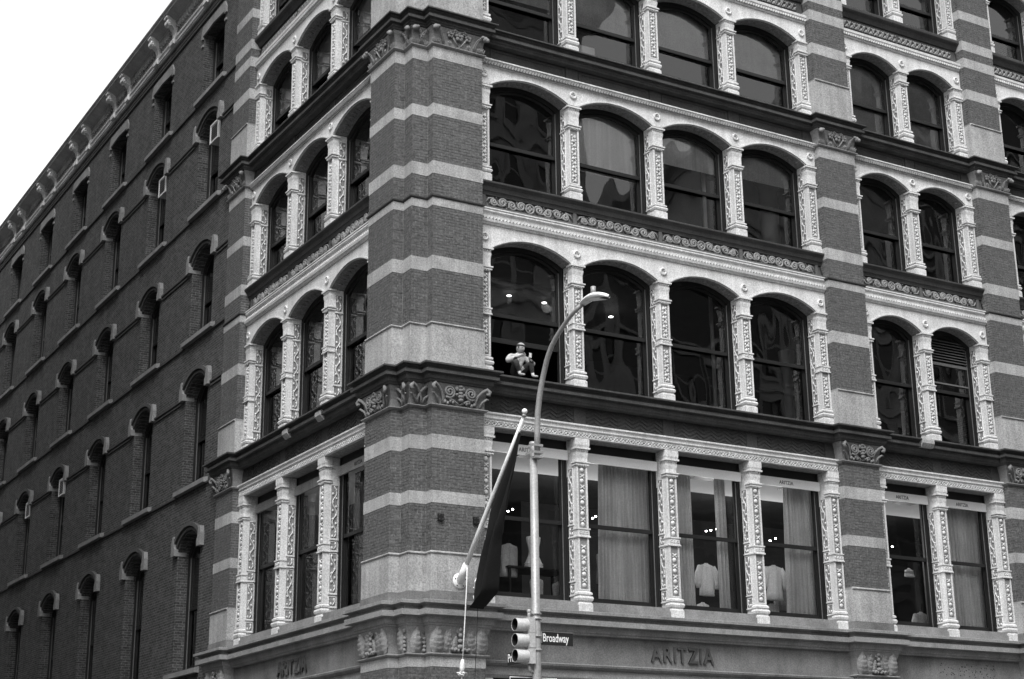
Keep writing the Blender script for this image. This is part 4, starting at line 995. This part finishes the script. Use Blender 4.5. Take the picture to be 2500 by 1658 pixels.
MB().box(-.92, -.11, -.006, .006, 4.25, 4.455).build('plate', 'sign_black', t); inst('lettering', text_mesh('lettering', 'Prince St', .188, .0008, 'paint_white', 'LEFT', .80, .003), t, (-.905, -.0085, 4.305))
MB().box(-.109, -.06, -.02, .02, 4.27, 4.44).build('bracket', 'galvanised', t)
t = thing('one_way_sign', 'black sign with white border and arrow at the foot of the picture', 'road sign', (PX, PY+.11, 0))
MB().box(-.457, .457, -.004, .004, 3.70, 4.005).build('plate', 'sign_black', t)
MB().ring([(-.445, 3.712), (-.445, 3.993), (.445, 3.993), (.445, 3.712)], [(-.432, 3.725), (-.432, 3.98), (.432, 3.98), (.432, 3.725)], -.0062, -.0042, True).build('border', 'paint_white', t)
MB().prism([(-.40, 3.80), (.16, 3.80), (.16, 3.745), (.41, 3.853), (.16, 3.96), (.16, 3.905), (-.40, 3.905)], 'y', -.0066, -.0042).build('arrow', 'paint_white', t)
inst('lettering', text_mesh('lettering', 'ONE WAY', .095, .0006, 'letter_black', 'CENTER', .9), t, (-.10, -.0074, 3.82))

# ================================================================== flagpole, flag and ropes on the corner pier
FX = 1.246
t = thing('flagpole', 'white flagpole slanting out from the foot of the corner pier', 'flagpole', (FX, 0, 6.39))
FZ0, FT = Vector((0, -.06, .02)), Vector((0, -2.573, 2.778))
pm_ = MB().tube([FZ0, FZ0.lerp(FT, .33), FZ0.lerp(FT, .66), FT], [.055, .05, .043, .035], 12); pm_.build('pole', 'paint_white', t, smooth=True)
pl_ = MB().tube([(0, -.022, 0), (0, -.05, 0)], [.16, .15], 20); pl_.build('wall_plate', 'paint_white', t)
MB().tube([(0, -.04, 0), FZ0.lerp(FT, .10)], [.085, .065], 12).build('socket', 'paint_white', t)
for k in range(5):
    a = k*2*math.pi/5+.3; MB().ell((.12*math.cos(a), -.053, .12*math.sin(a)), (.018, .012, .018), 7, 4).build('bolt', 'frame_gray', t)
MB().ell(FT+Vector((0, -.03, .10)), (.055, .055, .055), 12, 8).build('finial', 'paint_white', t, smooth=True)
MB().tube([FT, FT+Vector((0, -.02, .06))], [.05, .03], 10).build('truck', 'galvanised', t)
# flag: hoist on the pole, cloth hanging back towards the pier
def on_pole(s): q = FZ0.lerp(FT, s); return (q.y, q.z+6.39)
left = [on_pole(.92), on_pole(.75), on_pole(.58), on_pole(.44), (-1.02, 7.05), (-.83, 6.70), (-.70, 6.35), (-.64, 6.03), (-.74, 5.82)]
right = [(-2.47, 8.85), (-2.36, 8.45), (-2.16, 7.95), (-2.00, 7.53), (-1.83, 7.20), (-1.69, 6.95), (-1.50, 6.45), (-1.34, 6.02), (-.78, 5.80)]
def interp(P_, t_):
    f = t_*(len(P_)-1); i = min(int(f), len(P_)-2); q = f-i; return (P_[i][0]*(1-q)+P_[i+1][0]*q, P_[i][1]*(1-q)+P_[i+1][1]*q)
def flagfn(u, v):
    a = interp(left, v); b = interp(right, v)
    x = .16*math.sin(u*11+v*2.5)*min(1, v*2)*(.5+.5*u) + .05*math.sin(u*17+v*4)*v
    return (FX+x-.01, a[0]*(1-u)+b[0]*u, a[1]*(1-u)+b[1]*u - .06*math.sin(math.pi*u)*v)
t = thing('flag', 'long black flag hanging limp from the slanting flagpole', 'flag')
MB().grid(flagfn, 26, 34).build('cloth', 'flag_cloth', t, smooth=True)
lg = MB()
for (u0, v0, u1, v1) in ((.03, .72, .10, .78), (.10, .78, .02, .86), (.02, .86, .12, .82), (.06, .88, .02, .96)):
    p0 = Vector(flagfn(u0, v0)); p1 = Vector(flagfn(u1, v1)); lg.tube([p0+Vector((-.03, 0, 0)), p1+Vector((-.03, 0, 0))], .012, 4)
lg.build('white_print', 'paint_white', t)
t = thing('halyard', 'white rope with a bulky knot hanging below the flagpole', 'rope')
MB().tube([(FX, -.335, 6.70), (FX-.02, -.34, 6.2), (FX-.07, -.34, 5.4), (FX-.11, -.34, 4.80)], .012, 6).build('rope', 'rope_white', t)
MB().tube([(FX-.11, -.34, 4.82), (FX-.115, -.34, 4.75), (FX-.12, -.34, 4.66), (FX-.13, -.34, 4.56)], [.025, .045, .055, .03], 9).build('knot', 'rope_white', t, smooth=True)
kn = MB()
for k in range(5): a = k*1.25; kn.tube([(FX-.13, -.34, 4.57), (FX-.13+.10*math.cos(a), -.34+.06*math.sin(a), 4.56), (FX-.13+.05*math.cos(a+.5), -.34+.05*math.sin(a+.5), 4.51), (FX-.13, -.34, 4.54)], .02, 6)
kn.tube([(FX-.13, -.34, 4.52), (FX-.128, -.34, 4.42)], .012, 5); kn.build('loops', 'rope_white', t, smooth=True)
tag(MB().tube([(FX+.0, -.76, 5.86), (FX-.03, -.76, 5.2), (FX-.07, -.75, 4.4), (FX-.09, -.74, 3.4)], .007, 5).build('black_cord', 'black'), 'thin black cord dangling from the bottom tip of the flag', 'cord')
for lab, x in (('small dark wall fitting on the corner pier, left of the flagpole', .814), ('small dark wall fitting on the corner pier right beside the flagpole', 1.62)):
    t = thing('wall_fitting', lab, 'wall fitting', (x, 0, 7.63))
    MB().box(-.06, .06, -.05, -.004, -.07, .07).build('plate', 'black', t)
    for sx, sz in ((-.035, .04), (.035, .04), (-.035, -.04), (.035, -.04)): MB().ell((sx, -.052, sz), (.008, .008, .008), 6, 4).build('bolt', 'frame_gray', t)

# ================================================================== the person on the sill
def skin_person():
    V, E_, Rr, tagv = [], [], [], []
    def v(p, r, tg): V.append(p); Rr.append(r if isinstance(r, tuple) else (r, r)); tagv.append(tg); return len(V)-1
    def e(a, b): E_.append((a, b))
    pel = v((2.79, .32, 10.97), (.125, .10), 'jeans'); sp1 = v((2.785, .25, 11.06), (.135, .115), 'jacket'); sp2 = v((2.775, .20, 11.17), (.150, .115), 'jacket')
    ch = v((2.77, .17, 11.275), (.14, .10), 'jacket'); nk = v((2.775, .15, 11.345), (.062, .062), 'jacket'); nk2 = v((2.78, .135, 11.39), (.048, .05), 'skin')
    bel = v((2.80, .10, 11.02), (.085, .07), 'jacket'); e(sp1, bel)
    for a, b in ((pel, sp1), (sp1, sp2), (sp2, ch), (ch, nk), (nk, nk2)): e(a, b)
    # arms
    sl = v((2.60, .18, 11.30), .078, 'jacket'); el1 = v((2.455, .09, 11.14), .066, 'jacket'); wr1 = v((2.68, -.03, 11.262), .045, 'jacket'); hd1 = v((2.755, -.045, 11.285), (.03, .036), 'skin')
    e(ch, sl); e(sl, el1); e(el1, wr1); e(wr1, hd1)
    sr = v((2.945, .18, 11.29), .078, 'jacket'); el2 = v((3.10, .06, 11.125), .066, 'jacket'); wr2 = v((2.945, -.05, 11.18), .042, 'jacket'); hd2 = v((2.905, -.07, 11.225), (.03, .034), 'skin')
    e(ch, sr); e(sr, el2); e(el2, wr2); e(wr2, hd2)
    for k in range(4):     # fingers
        a = v((2.80+.004*k, -.055, 11.305-.018*k), .0095, 'skin'); b_ = v((2.825-.004*k, -.075, 11.298-.018*k), .0085, 'skin'); e(hd1, a); e(a, b_)
        a = v((2.882+.002*k, -.095, 11.262-.016*k), .0095, 'skin'); b_ = v((2.905+.003*k, -.115, 11.266-.016*k), .0085, 'skin'); e(hd2, a); e(a, b_)
    a = v((2.775, -.075, 11.315), .010, 'skin'); b_ = v((2.795, -.09, 11.32), .009, 'skin'); e(hd1, a); e(a, b_)
    a = v((2.93, -.095, 11.25), .010, 'skin'); b_ = v((2.925, -.12, 11.27), .009, 'skin'); e(hd2, a); e(a, b_)
    # legs
    for hx, kx, ax, tx in ((2.71, 2.605, 2.70, 2.80), (2.87, 2.985, 3.03, 3.12)):
        hp = v((hx, .28, 10.955), .092, 'jeans'); kn_ = v((kx, -.02, 11.15), .07, 'jeans'); mid_ = v(((kx+ax)/2, .0, 11.03), .058, 'jeans'); an = v((ax, .015, 10.955), .042, 'jeans')
        so = v((ax+.012, .01, 10.905), .036, 'sock'); hl = v((ax+.02, .015, 10.868), .036, 'shoe'); ba = v((tx-.03, -.05, 10.852), (.034, .026), 'shoe'); to = v((tx+.01, -.07, 10.846), (.026, .02), 'shoe')
        e(pel, hp); e(hp, kn_); e(kn_, mid_); e(mid_, an); e(an, so); e(so, hl); e(hl, ba); e(ba, to)
    me = bpy.data.meshes.new('skel'); me.from_pydata(V, E_, []); o = bpy.data.objects.new('skel', me); COL.objects.link(o)
    md = o.modifiers.new('skin', 'SKIN'); md.use_smooth_shade = True; md.branch_smoothing = .6
    for i, sv in enumerate(me.skin_vertices[0].data): sv.radius = Rr[i]; sv.use_root = (i == 0)
    o.modifiers.new('sub', 'SUBSURF').levels = 2
    bpy.context.view_layer.update()
    bm_ = bpy.data.meshes.new_from_object(o.evaluated_get(bpy.context.evaluated_depsgraph_get()))
    bpy.data.objects.remove(o)
    order = ['jacket', 'jeans', 'skin', 'sock', 'shoe']; mm = {'jacket': 'jacket', 'jeans': 'jeans', 'skin': 'skin', 'sock': 'cloth_white', 'shoe': 'shoe'}
    bm_.materials.clear()
    for k in order: bm_.materials.append(MATS[mm[k]])
    segs = [(Vector(V[a]), Vector(V[b]), tagv[a], tagv[b], Rr[a][0], Rr[b][0]) for a, b in E_]
    for p in bm_.polygons:
        c = p.center; best = 1e9; tg = 'jacket'
        for a, b, ta, tb_, ra, rb in segs:
            ab = b-a; q = max(0, min(1, (c-a).dot(ab)/ab.length_squared)); d = (a+ab*q-c).length - (ra*(1-q)+rb*q)
            if d < best: best = d; tg = ta if q < .55 else tb_
        p.material_index = order.index(tg); p.use_smooth = True
    # head: shaped ellipsoid joined to the same body mesh, face towards the street and down to the phone
    H = Vector((2.79, .09, 11.462)); fwd = Vector((.28, -.93, -.24)).normalized(); rt = Vector((0, 0, 1)).cross(-fwd).normalized(); up = rt.cross(-fwd)*-1
    up = fwd.cross(rt); up = up if up.z > 0 else -up
    verts = [tuple(x.co) for x in bm_.vertices]; faces = [tuple(p.vertices) for p in bm_.polygons]; mats = [p.material_index for p in bm_.polygons]
    n0 = len(verts); NU, NV = 36, 30
    for j in range(NV+1):
        ph = math.pi*j/NV
        for i in range(NU):
            th = 2*math.pi*i/NU; x = math.sin(ph)*math.cos(th); y = math.sin(ph)*math.sin(th); z = math.cos(ph)   # y = forward
            fx, fy, fz = .082*x, .098*y, .116*z
            if z < 0: fx *= 1-.28*z*z*1.2; fy *= 1-.12*z*z
            if y > .3:
                nose = math.exp(-((x/.16)**2))*math.exp(-((z+.12)/.22)**2); fy += .024*nose
                brow = math.exp(-((z-.22)/.12)**2); fy += .006*brow
                eye = math.exp(-((abs(x)-.38)/.16)**2)*math.exp(-((z-.06)/.12)**2); fy -= .012*eye
                fy += .008*math.exp(-((z+.80)/.16)**2)*math.exp(-(x/.4)**2)
            verts.append(tuple(H+rt*fx+fwd*fy+up*fz))
    bm2 = bpy.data.meshes.new('body')
    for j in range(NV):
        for i in range(NU):
            faces.append((n0+j*NU+i, n0+j*NU+(i+1) % NU, n0+(j+1)*NU+(i+1) % NU, n0+(j+1)*NU+i))
            th = 2*math.pi*(i+.5)/NU; ph = math.pi*(j+.5)/NV; x = math.sin(ph)*math.cos(th); y = math.sin(ph)*math.sin(th); z = math.cos(ph)
            eye = y > .3 and abs(abs(x)-.38) < .10 and abs(z-.06) < .05; mouth = y > .5 and abs(x) < .22 and abs(z+.50) < .04; browm = False
            mats.append(5 if (eye or mouth or browm) else 2)
    for s in (-1, 1):      # ears
        for k in range(1):
            mb_ = MB(); mb_.ell((0, 0, 0), (.012, .02, .03), 8, 6); q0 = len(verts); c = H+rt*(s*.084)+fwd*(-.01)+up*(-.005)
            verts.extend([tuple(c+rt*p[0]+fwd*p[1]+up*p[2]) for p in mb_.v]); faces.extend([tuple(i+q0 for i in f) for f in mb_.f]); mats.extend([2]*len(mb_.f))
    bm2.from_pydata(verts, [], faces)
    for k in order: bm2.materials.append(MATS[mm[k]])
    bm2.materials.append(MATS['hair'])
    bm2.polygons.foreach_set('material_index', mats); bm2.polygons.foreach_set('use_smooth', [True]*len(faces)); bm2.update()
    po = tag(inst('person', bm2), 'person in light jacket, cap and dark jeans sitting knees up on the open window sill', 'person')
    hm = MB()
    def hairfn(u, v):
        th = math.pi*(-.12+1.24*u)+math.pi; ph = math.pi*(.05+.47*v)
        x, y, z = math.sin(ph)*math.cos(th), math.sin(ph)*math.sin(th), math.cos(ph); return tuple(H+rt*(.090*x)+fwd*(.107*y)+up*(.122*z))
    hm.grid(hairfn, 14, 8).build('hair', 'hair', po, smooth=True)
    cm = MB()
    def capfn(u, v):
        th = 2*math.pi*u; ph = math.pi*.30*v; x, y, z = math.sin(ph)*math.cos(th), math.sin(ph)*math.sin(th), math.cos(ph); return tuple(H+rt*(.094*x)+fwd*(.111*y)+up*(.128*z))
    cm.grid(capfn, 20, 6)
    cm.cur = 0
    cm.build('cap', 'cap', po, smooth=True)
    hb_ = MB(); hb_.tube([tuple(H+rt*(.078*math.cos(q*math.pi/12))+fwd*(.093*math.sin(q*math.pi/12))+up*.066) for q in range(25)], .014, 6, False); hb_.build('cap_band', 'hair', po)
    zp = MB().tube([(2.772, .06, 11.30), (2.765, .10, 11.20), (2.75, .14, 11.10)], .006, 4).build('zip', 'shoe', po)
skin_person()
t = thing('phone', 'small phone held up in the hand of the person on the sill', 'phone', (2.905, -.125, 11.262), .35)
MB().box(-.034, .034, -.005, .004, -.04, .06).build('case', 'interior_white', t); MB().box(-.032, .032, .0042, .0052, -.036, .056).build('screen', 'black', t)

# ================================================================== buildings across the streets (seen in the window reflections, one raised for its shade)
def opposite(name, label, loc, rz, W_, H_, D_, nx, nz, mw, seed):
    t_ = thing(name, label, 'building', loc, rz); rr = random.Random(seed)
    MB().box(-W_/2, W_/2, 0, D_, 0, H_).build('wall', mw, t_)
    cn = MB().sweep([(W_/2*-1, D_), (-W_/2, 0), (W_/2, 0), (W_/2, D_)], [(0, H_-1.4), (.1, H_-1.35), (.2, H_-1.0), (.7, H_-.5), (.8, H_-.1), (0, H_+.2)]); cn.build('cornice', 'opp_stone', t_)
    px = W_/nx; fh = H_/nz
    wm = MB().box(-px*.30, px*.30, -.012, -.004, fh*.22, fh*.80).mesh('window', 'opp_glass')
    fr_ = MB().ring([(-px*.36, fh*.16), (-px*.36, fh*.88), (px*.36, fh*.88), (px*.36, fh*.16)], [(-px*.30, fh*.22), (-px*.30, fh*.80), (px*.30, fh*.80), (px*.30, fh*.22)], -.18, 0, True)
    fr_.box(-px*.30, px*.30, -.05, -.013, fh*.49, fh*.52); fm_ = fr_.mesh('window_surround', 'opp_stone')
    for k in range(nz-1):
        for i in range(nx):
            o = inst('window', wm, t_, (-W_/2+px*(i+.5), 0, fh*k)); inst('window_surround', fm_, o)
    for k in range(1, nz): MB().box(-W_/2, W_/2, -.22, -.002, fh*k-.12, fh*k+.10).build('string_course', 'opp_stone', t_)
    for i in range(0, nx+1, 3): MB().box(max(-W_/2+px*i-.35, -W_/2), min(-W_/2+px*i+.35, W_/2), -.26, -.003, 0, H_-1.5).build('pilaster', 'opp_stone', t_)
    return t_
x = 3.0
for lab, w_, h_, nx, nz, mw in (('brick corner house across the main street', 11, 27, 4, 6, 'opp_brick'), ('tall stone loft second from the corner across the main street', 13, 42, 5, 10, 'opp_stone'),
        ('brick loft with tall windows third from the corner across the main street', 9, 29, 3, 7, 'opp_brick'), ('pale stone house fourth from the corner across the main street', 12, 37, 5, 8, 'opp_stone'),
        ('dark brick loft fifth from the corner across the main street', 14, 45, 5, 10, 'opp_brick'), ('pale stone house far along the main street', 16, 35, 6, 8, 'opp_stone')):
    opposite('loft_building', lab, (x+w_/2, -32, 0), math.pi, w_-.02, h_, 18, nx, nz, mw, int(x)); x += w_
opposite('corner_block', 'out-of-view brick block across the side street, raised to shade the brick side wall', (-15.6, 31, 0), HALF, 62, 48, 20, 18, 11, 'opp_brick', 3)  # never in view; height raised to darken the lower side wall
opposite('corner_block', 'brick block diagonally across the crossing behind the viewer', (-36, -33, 0), math.pi, 40, 22, 20, 12, 6, 'opp_brick', 4)
